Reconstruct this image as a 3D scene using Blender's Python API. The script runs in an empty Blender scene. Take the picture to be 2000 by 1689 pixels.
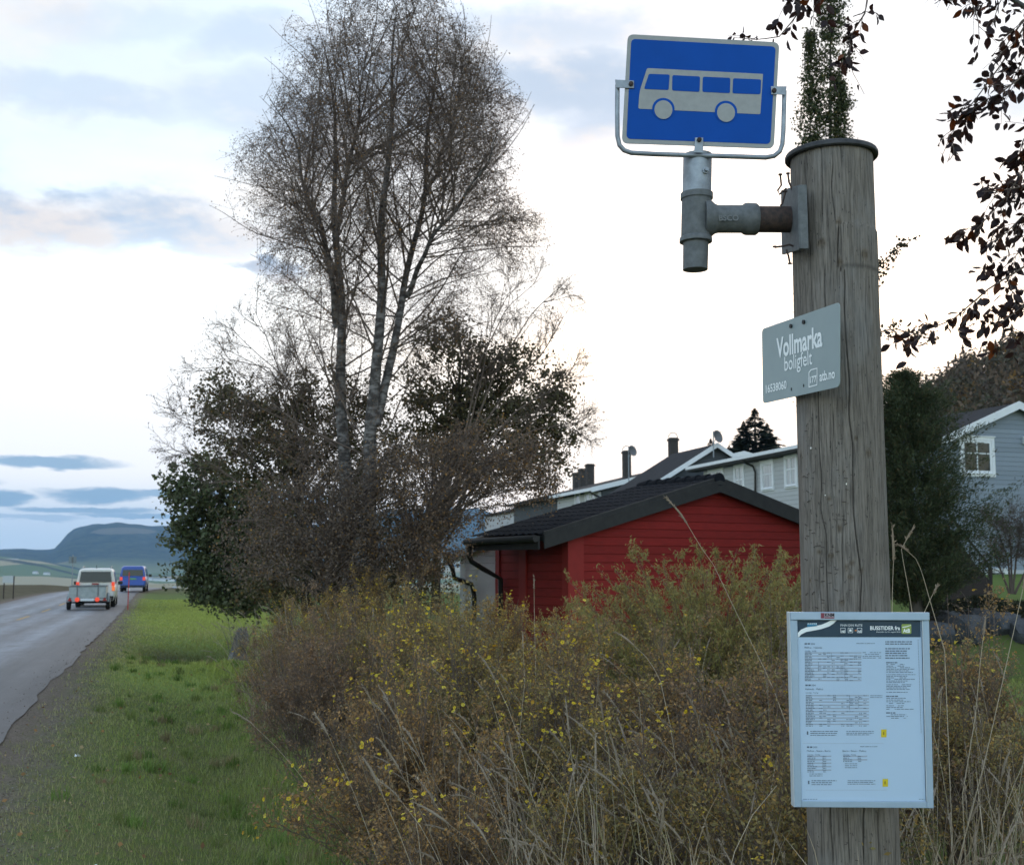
import bpy, bmesh, math, random
import numpy as np
from mathutils import Vector, Matrix
random.seed(7); rng = np.random.default_rng(11)
scene = bpy.context.scene
COL = scene.collection
PI = math.pi; R = math.radians
# ------------------------------------------------------------------ camera
F = 2300.0; TH = math.atan(260.5 / F); CT, ST = math.cos(TH), math.sin(TH)
EYE = Vector((0, 0, 1.6))
cam = bpy.data.cameras.new('camera'); co = bpy.data.objects.new('camera', cam); COL.objects.link(co)
co.location = EYE; co.rotation_euler = (PI / 2 + TH, 0, 0)
cam.sensor_fit = 'HORIZONTAL'; cam.sensor_width = 36; cam.lens = 36 * F / 2000
cam.clip_start = 0.05; cam.clip_end = 40000
cam.dof.use_dof = True; cam.dof.focus_distance = 4.3; cam.dof.aperture_fstop = 9.0
scene.camera = co
def P(px, py, d):
    a = (px - 1000) / F; b = (844.5 - py) / F
    dy = CT - b * ST; dz = ST + b * CT
    t = d / dy
    return Vector((a * t, d, 1.6 + dz * t))
# ------------------------------------------------------------------ object helpers
def tag(o, label=None, cat=None, group=None, kind=None):
    if label: o['label'] = label
    if cat: o['category'] = cat
    if group: o['group'] = group
    if kind: o['kind'] = kind
    return o
def thing(name, label, cat, loc=(0, 0, 0), group=None):
    o = bpy.data.objects.new(name, None); o.empty_display_size = .2
    o.location = loc; COL.objects.link(o)
    return tag(o, label, cat, group)
def link(name, me, parent=None, world=True):
    o = bpy.data.objects.new(name, me); COL.objects.link(o)
    if parent is not None:
        o.parent = parent
        if world:
            if parent.parent is None: o.matrix_parent_inverse = Matrix.Translation(-Vector(parent.location))
    return o
def copy_tree(o, parent=None):
    c = o.copy(); COL.objects.link(c)
    if parent is not None:
        c.parent = parent; c.matrix_parent_inverse = o.matrix_parent_inverse.copy()
    for ch in list(o.children): copy_tree(ch, c)
    return c
class MB:
    def __init__(s): s.v = []; s.f = []
    def add(s, vs, fs):
        n = len(s.v); s.v += [tuple(v) for v in vs]; s.f += [tuple(i + n for i in f) for f in fs]; return s
    def prism(s, poly, vec):
        poly = [Vector(p) for p in poly]; vec = Vector(vec); n = len(poly)
        vs = poly + [p + vec for p in poly]
        fs = [tuple(range(n))[::-1], tuple(range(n, 2 * n))] + [(i, (i + 1) % n, n + (i + 1) % n, n + i) for i in range(n)]
        return s.add(vs, fs)
    def box(s, c, sz, rz=0):
        x, y, z = [k / 2 for k in sz]; ca, sa = math.cos(rz), math.sin(rz)
        q = [(-x, -y), (x, -y), (x, y), (-x, y)]
        poly = [Vector((c[0] + a * ca - b * sa, c[1] + a * sa + b * ca, c[2] - z)) for a, b in q]
        return s.prism(poly, (0, 0, 2 * z))
    def obox(s, o, a, b, c):
        o, a, b, c = map(Vector, (o, a, b, c)); return s.prism([o, o + a, o + a + b, o + b], c)
    def tube(s, pts, r, n=8, cap=True):
        pts = [Vector(p) for p in pts]; k = len(pts)
        rr = r if isinstance(r, (list, tuple)) else [r] * k
        ref = None; vs = []
        for i, p in enumerate(pts):
            t = (pts[min(i + 1, k - 1)] - pts[max(i - 1, 0)]).normalized()
            if ref is None:
                ref = t.orthogonal().normalized()
            a = (ref - t * ref.dot(t)).normalized(); ref = a; b = t.cross(a)
            for j in range(n):
                w = 2 * PI * j / n
                vs.append(p + (a * math.cos(w) + b * math.sin(w)) * rr[i])
        fs = [(i * n + j, i * n + (j + 1) % n, (i + 1) * n + (j + 1) % n, (i + 1) * n + j) for i in range(k - 1) for j in range(n)]
        if cap: fs += [tuple(range(n))[::-1], tuple((k - 1) * n + j for j in range(n))]
        return s.add(vs, fs)
    def build(s, name, mat, parent=None, bevel=0, smooth=False, world=True):
        bm = bmesh.new()
        vs = [bm.verts.new(v) for v in s.v]
        for f in s.f:
            try: bm.faces.new([vs[i] for i in f])
            except ValueError: pass
        bmesh.ops.recalc_face_normals(bm, faces=bm.faces)
        me = bpy.data.meshes.new(name); bm.to_mesh(me); bm.free()
        me.materials.append(mat)
        if smooth:
            me.polygons.foreach_set('use_smooth', [True] * len(me.polygons))
            try: me.set_sharp_from_angle(angle=R(40))
            except Exception: pass
        o = link(name, me, parent, world)
        if bevel:
            m = o.modifiers.new('bevel', 'BEVEL'); m.width = bevel; m.segments = 2; m.limit_method = 'ANGLE'; m.angle_limit = R(35)
        return o
def npmesh(name, V, Fq, mat, parent=None, col=None, smooth=False, world=True, uv=None):
    V = np.asarray(V, np.float32); Fq = np.asarray(Fq, np.int32); m, k = Fq.shape
    me = bpy.data.meshes.new(name)
    me.vertices.add(len(V)); me.vertices.foreach_set('co', V.ravel())
    me.loops.add(m * k); me.loops.foreach_set('vertex_index', Fq.ravel())
    me.polygons.add(m); me.polygons.foreach_set('loop_start', np.arange(0, m * k, k, dtype=np.int32))
    try: me.polygons.foreach_set('loop_total', np.full(m, k, np.int32))
    except Exception: pass
    if smooth: me.polygons.foreach_set('use_smooth', np.ones(m, bool))
    me.update(calc_edges=True)
    if col is not None:
        at = me.color_attributes.new('Col', 'FLOAT_COLOR', 'POINT')
        c4 = np.ones((len(V), 4), np.float32); c4[:, :3] = col; at.data.foreach_set('color', c4.ravel())
    if uv is not None:
        at = me.attributes.new('LS', 'FLOAT_VECTOR', 'POINT'); at.data.foreach_set('vector', np.asarray(uv, np.float32).ravel())
    me.materials.append(mat)
    return link(name, me, parent, world)
# ------------------------------------------------------------------ batch vegetation helpers
def unit(a): return a / np.maximum(np.linalg.norm(a, axis=-1, keepdims=True), 1e-9)
def tubes_np(PP, RR, n=3):
    """PP (N,k,3), RR (N,k) -> verts, quads"""
    N, k, _ = PP.shape
    T = np.empty_like(PP); T[:, 1:-1] = PP[:, 2:] - PP[:, :-2]; T[:, 0] = PP[:, 1] - PP[:, 0]; T[:, -1] = PP[:, -1] - PP[:, -2]
    T = unit(T)
    ref = np.where(np.abs(T[:, :1, 2:3]) > .9, np.array([1., 0, 0]), np.array([0, 0, 1.]))
    A = unit(np.cross(T, np.broadcast_to(ref, T.shape))); B = np.cross(T, A)
    w = np.arange(n) * 2 * PI / n
    V = PP[:, :, None, :] + RR[:, :, None, None] * (A[:, :, None, :] * np.cos(w)[None, None, :, None] + B[:, :, None, :] * np.sin(w)[None, None, :, None])
    idx = np.arange(N * k * n).reshape(N, k, n)
    q = np.stack([idx[:, :-1], np.roll(idx, -1, 2)[:, :-1], np.roll(idx, -1, 2)[:, 1:], idx[:, 1:]], -1)
    return V.reshape(-1, 3), q.reshape(-1, 4)
def rand_dirs(n, flat=0.0):
    d = rng.normal(size=(n, 3)); d[:, 2] *= (1 - flat); return unit(d)
TPL_DIAMOND = (np.array([[0, -.5, 0], [.32, 0, .06], [0, .5, 0], [-.32, 0, .06]]), np.array([[0, 1, 2, 3]]))
TPL_LEAF = (np.array([[0, -.5, 0], [.24, -.25, .07], [.30, .05, .09], [.17, .32, .05], [0, .55, -.06], [-.17, .32, .05], [-.30, .05, .09], [-.24, -.25, .07], [0, -.2, 0], [0, .1, 0]]),
            np.array([[0, 1, 2, 8], [8, 2, 3, 9], [9, 3, 4, 4], [0, 8, 6, 7], [8, 9, 5, 6], [9, 4, 5, 5]]))
TPL_LEAF_T = np.array([[0, 1, 8], [1, 2, 8], [8, 2, 9], [2, 3, 9], [9, 3, 4], [0, 8, 7], [7, 8, 6], [8, 9, 6], [6, 9, 5], [9, 4, 5]])
def leaves_np(C, size, ydir=None, tpl=TPL_DIAMOND, aspect=1.0, faces=None):
    N = len(C); tv, tf = tpl
    if faces is not None: tf = faces
    Y = rand_dirs(N) if ydir is None else unit(ydir)
    X = unit(np.cross(Y, rand_dirs(N))); Z = np.cross(X, Y)
    s = np.broadcast_to(np.asarray(size, float).reshape(-1, 1, 1), (N, 1, 1)) if np.ndim(size) else size
    L = tv[None] * np.array([aspect, 1, 1])
    V = C[:, None, :] + s * (L[..., 0:1] * X[:, None] + L[..., 1:2] * Y[:, None] + L[..., 2:3] * Z[:, None])
    k = len(tv); Fi = (np.arange(N) * k)[:, None, None] + tf[None]
    return V.reshape(-1, 3), Fi.reshape(-1, tf.shape[1]), k
def pick_cols(n, cols, weights=None, jitter=.25):
    cols = np.array(cols, float); w = np.ones(len(cols)) if weights is None else np.array(weights, float)
    c = cols[rng.choice(len(cols), n, p=w / w.sum())]
    return c * (1 + jitter * rng.uniform(-1, 1, (n, 1)))
def resample(pts, k):
    pts = np.array([tuple(p) for p in pts], float)
    s = np.r_[0, np.cumsum(np.linalg.norm(np.diff(pts, axis=0), axis=1))]
    t = np.linspace(0, s[-1], k)
    return np.stack([np.interp(t, s, pts[:, i]) for i in range(3)], 1)
def grow(PP, n, tlo, thi, L, ang, up, wob, k, fall=.5, side=None):
    """children of every polyline in PP; returns (N,k,3) and the parent t"""
    N, kp, _ = PP.shape; M = N * n
    pi = np.repeat(np.arange(N), n); t = rng.uniform(tlo, thi, M)
    x = t * (kp - 1); i0 = np.minimum(x.astype(int), kp - 2); fr = (x - i0)[:, None]
    p = PP[pi, i0] * (1 - fr) + PP[pi, i0 + 1] * fr
    tan = unit(PP[pi, i0 + 1] - PP[pi, i0])
    perp = unit(np.cross(tan, rand_dirs(M)))
    a = rng.uniform(ang[0], ang[1], M)[:, None]
    d = unit(np.cos(a) * tan + np.sin(a) * perp)
    Lm = rng.uniform(L[0], L[1], M) * (1 - fall * (t - tlo) / max(thi - tlo, 1e-6))
    st = (Lm / (k - 1))[:, None]
    out = np.empty((M, k, 3)); out[:, 0] = p
    for j in range(1, k):
        d = unit(d + np.array([0, 0, up]) / k + wob * rng.normal(size=(M, 3)) / math.sqrt(k))
        p = p + d * st; out[:, j] = p
    return out, t, Lm
def taper(N, k, r0, r1):
    r0 = np.broadcast_to(np.asarray(r0, float), (N,)); w = np.linspace(0, 1, k)
    return r0[:, None] * (1 - w) + r1 * w
def cat(vqs):
    V = []; Q = []; n = 0
    for v, q in vqs: V.append(v); Q.append(q + n); n += len(v)
    return np.concatenate(V), np.concatenate(Q)
# ------------------------------------------------------------------ materials
def newmat(name):
    m = bpy.data.materials.new(name); m.use_nodes = True; nt = m.node_tree; nt.nodes.clear()
    out = nt.nodes.new('ShaderNodeOutputMaterial'); return m, nt, out
def nd(nt, t, **kw):
    n = nt.nodes.new(t)
    for k, v in kw.items(): setattr(n, k, v)
    return n
def setin(nt, n, key, v):
    s = n.inputs[key]
    if hasattr(v, 'is_output') or isinstance(v, bpy.types.NodeSocket): nt.links.new(v, s)
    elif isinstance(v, (tuple, list)) and len(v) == 3 and s.type == 'RGBA': s.default_value = (*v, 1)
    else: s.default_value = v
def math_(nt, op, a, b=0, c=None, clamp=False):
    n = nd(nt, 'ShaderNodeMath', operation=op, use_clamp=clamp); setin(nt, n, 0, a); setin(nt, n, 1, b)
    if c is not None: setin(nt, n, 2, c)
    return n.outputs[0]
def mix_(nt, f, a, b, blend='MIX'):
    n = nd(nt, 'ShaderNodeMix', data_type='RGBA', blend_type=blend); setin(nt, n, 0, f); setin(nt, n, 6, a); setin(nt, n, 7, b)
    return n.outputs[2]
def ramp_(nt, f, stops):
    n = nd(nt, 'ShaderNodeValToRGB'); setin(nt, n, 0, f); cr = n.color_ramp
    while len(cr.elements) < len(stops): cr.elements.new(.5)
    for e, (p, c) in zip(cr.elements, stops):
        e.position = p; e.color = (*c, 1) if isinstance(c, (tuple, list)) else (c, c, c, 1)
    return n.outputs[0]
def smooth_(nt, v, lo, hi):
    n = nd(nt, 'ShaderNodeMapRange', interpolation_type='SMOOTHSTEP'); setin(nt, n, 0, v); n.inputs[1].default_value = lo; n.inputs[2].default_value = hi
    return n.outputs[0]
def noise_(nt, vec, scale, detail=4, rough=.55, dist=0):
    n = nd(nt, 'ShaderNodeTexNoise'); setin(nt, n, 'Vector', vec); n.inputs['Scale'].default_value = scale
    n.inputs['Detail'].default_value = detail; n.inputs['Roughness'].default_value = rough; n.inputs['Distortion'].default_value = dist
    return n.outputs[0]
def mapping_(nt, vec, scale=(1, 1, 1), loc=(0, 0, 0), rot=(0, 0, 0)):
    n = nd(nt, 'ShaderNodeMapping'); setin(nt, n, 0, vec); n.inputs['Scale'].default_value = scale; n.inputs['Location'].default_value = loc; n.inputs['Rotation'].default_value = rot
    return n.outputs[0]
def pos_(nt, obj=False):
    return nd(nt, 'ShaderNodeTexCoord').outputs['Object'] if obj else nd(nt, 'ShaderNodeNewGeometry').outputs['Position']
def bump_(nt, h, s=.3, d=.01):
    n = nd(nt, 'ShaderNodeBump'); setin(nt, n, 'Height', h); n.inputs['Strength'].default_value = s; n.inputs['Distance'].default_value = d
    return n.outputs[0]
def principled(nt, out, col, rough=.7, metal=0, bump=None, spec=.4, emit=None, es=0, coat=0):
    b = nd(nt, 'ShaderNodeBsdfPrincipled'); setin(nt, b, 'Base Color', col); setin(nt, b, 'Roughness', rough); setin(nt, b, 'Metallic', metal)
    b.inputs['Specular IOR Level'].default_value = spec
    if coat: b.inputs['Coat Weight'].default_value = coat; b.inputs['Coat Roughness'].default_value = .05
    if bump is not None: nt.links.new(bump, b.inputs['Normal'])
    if emit: b.inputs['Emission Color'].default_value = (*emit, 1); b.inputs['Emission Strength'].default_value = es
    if out is not None: nt.links.new(b.outputs[0], out.inputs[0])
    return b
_mc = {}
def M(name, c, c2=None, scale=4, rough=.7, metal=0, bump=0, bd=.005, stretch=(1, 1, 1), spec=.4, emit=None, es=0, coat=0, lo=.35, hi=.65):
    if name in _mc: return _mc[name]
    m, nt, out = newmat(name)
    v = mapping_(nt, pos_(nt, True), stretch)
    n = noise_(nt, v, scale, 5, .6)
    col = ramp_(nt, n, [(lo, c), (hi, c2)]) if c2 else c
    bp = bump_(nt, noise_(nt, v, scale * 6, 4), bump, bd) if bump else None
    principled(nt, out, col, rough, metal, bp, spec, emit, es, coat); _mc[name] = m
    return m
def leafmat(name, trans=.3, rough=.6, tint=(1, 1, 1), spec=.25):
    m, nt, out = newmat(name)
    a = nd(nt, 'ShaderNodeAttribute', attribute_name='Col').outputs['Color']
    b = principled(nt, None, a, rough, spec=spec)
    t = nd(nt, 'ShaderNodeBsdfTranslucent'); nt.links.new(mix_(nt, 1.0, a, tint, 'MULTIPLY'), t.inputs[0])
    mx = nd(nt, 'ShaderNodeMixShader'); mx.inputs[0].default_value = trans
    nt.links.new(b.outputs[0], mx.inputs[1]); nt.links.new(t.outputs[0], mx.inputs[2]); nt.links.new(mx.outputs[0], out.inputs[0])
    return m
def cladding(name, c, pitch=.13, c2=None, rough=.75, vert=False, dark=.35):
    """horizontal boards: narrow shadow gap darkened in the colour, with a groove bump, plus grain"""
    m, nt, out = newmat(name); p = pos_(nt)
    sx = nd(nt, 'ShaderNodeSeparateXYZ'); nt.links.new(p, sx.inputs[0])
    fr = math_(nt, 'FRACT', math_(nt, 'DIVIDE', sx.outputs[2], pitch))
    g = smooth_(nt, fr, 0, .14)
    bd = math_(nt, 'FLOOR', math_(nt, 'DIVIDE', sx.outputs[2], pitch))
    tone = math_(nt, 'ADD', .9, math_(nt, 'MULTIPLY', .2, nd_white(nt, bd)))
    gr = noise_(nt, mapping_(nt, p, (1.5, 1.5, 14)), 3, 5)
    base = mix_(nt, smooth_(nt, gr, .35, .7), c, c2 or tuple(k * .8 for k in c))
    base = mix_(nt, 1.0, base, comb_(nt, tone), 'MULTIPLY')
    base = mix_(nt, g, tuple(k * dark for k in c), base)
    principled(nt, out, base, rough, bump=bump_(nt, g, .8, .012), spec=.3)
    return m
def nd_white(nt, v):
    n = nd(nt, 'ShaderNodeTexWhiteNoise', noise_dimensions='1D'); setin(nt, n, 'W', v); return n.outputs[0]
def comb_(nt, v):
    n = nd(nt, 'ShaderNodeCombineColor')
    for i in range(3): setin(nt, n, i, v)
    return n.outputs[0]
# ------------------------------------------------------------------ world: dusk sky with thin cloud
SUN_AZ, SUN_EL = R(14), R(7)
sund = Vector((math.sin(SUN_AZ) * math.cos(SUN_EL), math.cos(SUN_AZ) * math.cos(SUN_EL), math.sin(SUN_EL)))
w = bpy.data.worlds.new('World'); scene.world = w; w.use_nodes = True
nt = w.node_tree; nt.nodes.clear()
wo = nd(nt, 'ShaderNodeOutputWorld'); bg = nd(nt, 'ShaderNodeBackground'); nt.links.new(bg.outputs[0], wo.inputs[0])
sky = nd(nt, 'ShaderNodeTexSky', sky_type='NISHITA'); sky.sun_disc = False; sky.sun_elevation = SUN_EL; sky.sun_rotation = SUN_AZ
sky.air_density = 1.0; sky.dust_density = 1.2; sky.ozone_density = 1.2
WS = .15; bg.inputs[1].default_value = WS
K = 1 / WS
def kc(r, g, b): return (r * K, g * K, b * K)
dirv = nd(nt, 'ShaderNodeTexCoord').outputs['Generated']
sp = nd(nt, 'ShaderNodeSeparateXYZ'); nt.links.new(dirv, sp.inputs[0]); X, Y, Z = sp.outputs
az = math_(nt, 'MULTIPLY', math_(nt, 'ARCTAN2', X, Y), 180 / PI)          # degrees, + to the right
el = math_(nt, 'MULTIPLY', math_(nt, 'ARCSINE', Z), 180 / PI)
zz = math_(nt, 'ADD', math_(nt, 'MAXIMUM', Z, 0), .22)
cx = nd(nt, 'ShaderNodeCombineXYZ'); setin(nt, cx, 0, math_(nt, 'DIVIDE', X, zz)); setin(nt, cx, 1, math_(nt, 'DIVIDE', Y, zz)); setin(nt, cx, 2, 0.37)
front = smooth_(nt, Y, -.35, .55)
# clear dusk sky
clear = mix_(nt, 1.0, sky.outputs[0], (5.1, 4.45, 4.2), 'MULTIPLY')
# thin white veil ahead, where the sun has gone down
n1 = noise_(nt, mapping_(nt, cx.outputs[0], (1.0, 1.5, 1)), 1.5, 6, .55, .3)
veil = ramp_(nt, n1, [(.40, (.0,) * 3), (.60, (1,) * 3)])
low = smooth_(nt, el, 15, 6)
veilf = math_(nt, 'MULTIPLY', math_(nt, 'MAXIMUM', math_(nt, 'MULTIPLY', veil, .93), low), math_(nt, 'ADD', math_(nt, 'MULTIPLY', front, .72), .2))
glow = smooth_(nt, math_(nt, 'ABSOLUTE', math_(nt, 'SUBTRACT', az, 8)), 26, 2)
cream = mix_(nt, smooth_(nt, noise_(nt, mapping_(nt, cx.outputs[0], (1, 1.4, 1), (2, 7, 0)), 2.3, 5, .6), .42, .62), kc(.69, .76, .84), kc(.82, .775, .74))
hiw = mix_(nt, smooth_(nt, el, 17, 9), cream, kc(.90, .91, .94))
white = mix_(nt, glow, hiw, mix_(nt, smooth_(nt, el, 30, 16), kc(.78, .76, .74), kc(1.1, 1.05, .99)))
blue = mix_(nt, smooth_(nt, el, 2, 30), kc(.64, .77, .88), kc(.53, .67, .81))
clearf = mix_(nt, math_(nt, 'MULTIPLY', front, .85), clear, blue)
c0 = mix_(nt, veilf, clearf, white)
# grey-blue cloud patches: (azimuth, elevation, half-width, half-height, strength)
wob = noise_(nt, mapping_(nt, cx.outputs[0], (1, 1, 1)), 2.6, 5, .6)
wob2 = noise_(nt, mapping_(nt, cx.outputs[0], (1, 1, 1), (5, 3, 1)), 5.5, 5, .6)
azw = math_(nt, 'ADD', az, math_(nt, 'MULTIPLY', math_(nt, 'SUBTRACT', wob, .5), 16))
elw = math_(nt, 'ADD', el, math_(nt, 'MULTIPLY', math_(nt, 'SUBTRACT', wob2, .5), 4.2))
def pd(px, py):
    v = P(px, py, 1.0) - EYE; v.normalize(); return math.degrees(math.atan2(v.x, v.y)), math.degrees(math.asin(v.z))
tot = None
for px, py, wx, wy, s in [(60, 420, 330, 48, .95), (330, 440, 260, 62, .8), (490, 520, 80, 20, 1.0), (620, 250, 330, 90, .55), (1120, 200, 220, 110, .85), (1160, 60, 300, 60, .6), (560, 90, 200, 60, .55), (130, 200, 260, 40, .45),
                          (1250, 500, 150, 14, .35), (1800, 245, 240, 80, .5), (1500, 640, 90, 14, .45), (1760, 655, 130, 36, .5), (250, 60, 260, 40, .3), (820, 150, 160, 80, .6), (2150, 400, 200, 60, .5), (-250, 300, 260, 80, .6)]:
    a0, e0 = pd(px, py); da = wx / F * 57.3; de = wy / F * 57.3
    q = math_(nt, 'ADD', math_(nt, 'POWER', math_(nt, 'DIVIDE', math_(nt, 'SUBTRACT', azw, a0), da), 2), math_(nt, 'POWER', math_(nt, 'DIVIDE', math_(nt, 'SUBTRACT', elw, e0), de), 2))
    g = math_(nt, 'MULTIPLY', smooth_(nt, q, 1.5, 0.05), s)
    tot = g if tot is None else math_(nt, 'MAXIMUM', tot, g)
c1 = mix_(nt, tot, c0, mix_(nt, smooth_(nt, wob2, .4, .62), kc(.40, .50, .64), kc(.70, .67, .67)))
# low lens clouds and the bluish band over the valley
band = math_(nt, 'MULTIPLY', smooth_(nt, el, 4.6, 1.0), smooth_(nt, az, 0, -14))
c1 = mix_(nt, math_(nt, 'MULTIPLY', band, .85), c1, kc(.52, .68, .83))
tot = None
azl = math_(nt, 'ADD', az, math_(nt, 'MULTIPLY', math_(nt, 'SUBTRACT', wob, .5), 5)); ell = math_(nt, 'ADD', el, math_(nt, 'MULTIPLY', math_(nt, 'SUBTRACT', wob2, .5), .9))
for px, py, wx, wy, s in [(80, 903, 150, 12, .95), (190, 966, 110, 15, 1), (0, 975, 60, 15, 1), (180, 996, 140, 8, .95), (330, 965, 120, 8, .9), (60, 1013, 130, 6, .55), (290, 1008, 110, 6, .9), (-160, 940, 120, 18, .9), (520, 980, 160, 10, .8)]:
    a0, e0 = pd(px, py); da = wx / F * 57.3; de = wy / F * 57.3
    q = math_(nt, 'ADD', math_(nt, 'POWER', math_(nt, 'DIVIDE', math_(nt, 'SUBTRACT', azl, a0), da), 2), math_(nt, 'POWER', math_(nt, 'DIVIDE', math_(nt, 'SUBTRACT', ell, e0), de), 2))
    g = math_(nt, 'MULTIPLY', smooth_(nt, q, 1.35, 0.3), s)
    tot = g if tot is None else math_(nt, 'MAXIMUM', tot, g)
c2 = mix_(nt, tot, c1, kc(.27, .41, .56))
nt.links.new(c2, bg.inputs[0])
ld = bpy.data.lights.new('sun', 'SUN'); ld.energy = .5; ld.angle = R(20); ld.color = (1, .86, .7)
lo = bpy.data.objects.new('sun', ld); COL.objects.link(lo); lo.rotation_euler = (-sund).to_track_quat('-Z', 'Y').to_euler()
vs = scene.view_settings; vs.view_transform = 'Standard'; vs.look = 'None'; vs.gamma = 1; vs.use_curve_mapping = False; vs.exposure = 0.38
cy = scene.cycles; cy.use_denoising = True; cy.max_bounces = 6; cy.diffuse_bounces = 4; cy.transparent_max_bounces = 8; cy.volume_bounces = 1
try: cy.denoiser = 'OPENIMAGEDENOISE'; cy.denoising_prefilter = 'ACCURATE'
except Exception: pass
cy.use_adaptive_sampling = True; cy.adaptive_threshold = .01
# ------------------------------------------------------------------ ground: road frame
U = np.array([-.287, .958]); N2 = np.array([.958, .287]); RE = -1.34; RW = 6.2; RC = RE - RW / 2
def sl(x, y): return x * U[0] + y * U[1], x * N2[0] + y * N2[1]
def xy(s, L): return s * U[0] + L * N2[0], s * U[1] + L * N2[1]
def sst(a, b, x):
    t = np.clip((x - a) / (b - a), 0, 1); return t * t * (3 - 2 * t)
def curve_off(s): return 0.0048 * np.maximum(s - 88, 0) ** 2                         # the road bends right past the van
def zroad(s): return -.32 * sst(10, 60, s) - .06 * sst(70, 100, s) - np.maximum(s - 112, 0) ** 1.25 * .03
HILLPX = [(-9, 0), (800, 0), (1000, -2), (1200, 3), (1450, 9), (1720, 17), (1860, 22), (2000, 25), (2300, 32), (2800, 44), (4000, 50)]
MTN = [(-1400, 160), (-600, 120), (-200, 115), (0, 88), (40, 97), (70, 92), (105, 84), (112, 92), (140, 185), (160, 215), (190, 235), (215, 242), (240, 246), (265, 244), (300, 232), (340, 215), (420, 200), (600, 240), (760, 320), (930, 360), (1050, 330), (1300, 220), (1700, 150), (3000, 200)]
def terrain(x, y):
    x = np.asarray(x, float); y = np.asarray(y, float)
    s, L = sl(x, y); Lr = L - curve_off(s); r = np.hypot(x, y)
    zr = zroad(np.minimum(s, 135)); z = zr.copy() if hasattr(zr, 'copy') else zr
    # verge, ditch and driveway hump on the right of the road
    vg = sst(RE, RE + 1.9, Lr)
    nz = .02 * np.sin(1.1 * s + .7 * L) * np.cos(1.3 * L - .4 * s)
    ditch = -1.0 * np.exp(-((s - 29) / 4.2) ** 2) * np.exp(-((L - 1.3) / 1.25) ** 2) - .22 * np.exp(-((s - 11) / 6) ** 2) * np.exp(-((L - .65) / .6) ** 2)
    hump = .16 * np.exp(-((s - 20.5) / 3.2) ** 2) * np.exp(-((L - .9) / 1.2) ** 2)
    shoulder = -.05 * sst(RE, RE + .3, Lr)
    z = z + shoulder + vg * (-.10 * sst(6, 14, s) + nz) + ditch + hump
    # left bank
    z = z + .35 * sst(RC - RW / 2 - .8, RC - RW / 2 - 5, Lr) * sst(20, 60, s)
    # garden and houses: rises gently to the right
    z = z + sst(4, 14, L - .12 * s + 2) * (.35 * sst(19.2, 20.4, y) + 1.0 * sst(22, 48, y)) * sst(6, 12, x)
    z = z + .62 * sst(18.9, 20.2, y) * sst(6.3, 7.2, x) * (1 - .5 * sst(24, 46, y))
    # wooded hillside to the right
    px = 1000 + F * x / np.maximum(y, 1e-3)
    hh = np.interp(np.where(y > 1, px, 4000), [a for a, b in HILLPX], [b for a, b in HILLPX])
    z = z + np.where(y > 1, hh * sst(62, 165, r) * (1 - .25 * sst(400, 1500, r)), 0)
    # valley ahead and to the left
    val = sst(1150, 850, px) * (y > 1)
    z = z - np.where(y > 1, val * (47 * sst(118, 700, r)), 0)
    fold = 6 * np.sin(x / 170 + 1) * np.cos(y / 240) + 5 * np.sin(x / 90 - y / 310)
    z = z + np.where((y > 1), val * fold * sst(900, 1800, r), 0)
    up = np.interp(px, [-400, 0, 90, 160, 300, 700], [72, 78, 60, 30, 22, 30])
    z = z + np.where(y > 1, val * up * sst(2600, 4600, r), 0)
    hz = np.interp(px, [a for a, b in MTN], [b for a, b in MTN])
    rid = 1 + .012 * np.sin(px / 7.0) + .012 * np.sin(px / 17.0 + 1) + .02 * np.sin(px / 31 + r / 250)
    z = z + np.where(y > 1, (hz * rid + 47 - up * 1) * val * sst(4900, 7000, r), 0) + np.where(y > 1, (1 - val) * hz * .6 * sst(4900, 7000, r), 0)
    return z
rad = np.unique(np.r_[0.0, np.geomspace(1.2, 45, 230), np.geomspace(45, 160, 90), np.geomspace(160, 2400, 60), np.geomspace(2400, 9000, 150)])
azs = np.r_[np.linspace(-180, -34, 50)[:-1], np.linspace(-34, 34, 260)[:-1], np.linspace(34, 180, 50)[:-1]] * PI / 180
RR_, AA_ = np.meshgrid(rad, azs, indexing='ij')
gx = RR_ * np.sin(AA_); gy = RR_ * np.cos(AA_); gz = terrain(gx, gy)
s_, L_ = sl(gx, gy); onroad = (np.abs(L_ - curve_off(s_) - RC) < RW / 2 - .25) & (s_ < 150) & (s_ > -60)
gz = np.where(onroad, gz - .05, gz)
ids = np.arange(gx.size).reshape(gx.shape)
q = np.stack([ids[:-1], np.roll(ids, -1, 1)[:-1], np.roll(ids, -1, 1)[1:], ids[1:]], -1).reshape(-1, 4)[:, ::-1]
# ground material: verge grass, gravel edge, fields and woods
m, nt, out = newmat('ground'); p = pos_(nt)
at = nd(nt, 'ShaderNodeAttribute', attribute_name='LS').outputs['Vector']; s3 = nd(nt, 'ShaderNodeSeparateXYZ'); nt.links.new(at, s3.inputs[0])
Lc, Sc, Rc = s3.outputs
nA = noise_(nt, p, 1.1, 5, .6); nB = noise_(nt, p, 26, 4, .6); nC = noise_(nt, p, 160, 3, .6)
grass = ramp_(nt, nA, [(.28, (.105, .108, .042)), (.5, (.085, .118, .030)), (.72, (.14, .135, .06))])
grass = mix_(nt, smooth_(nt, nB, .48, .7), grass, (.11, .095, .06))
grass = mix_(nt, smooth_(nt, nC, .5, .75), grass, (.045, .062, .018))
far_grass = ramp_(nt, nA, [(.3, (.075, .125, .022)), (.7, (.11, .15, .035))])
grass = mix_(nt, smooth_(nt, Sc, 15, 24), grass, mix_(nt, smooth_(nt, nB, .45, .75), far_grass, (.08, .10, .04)))
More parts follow.
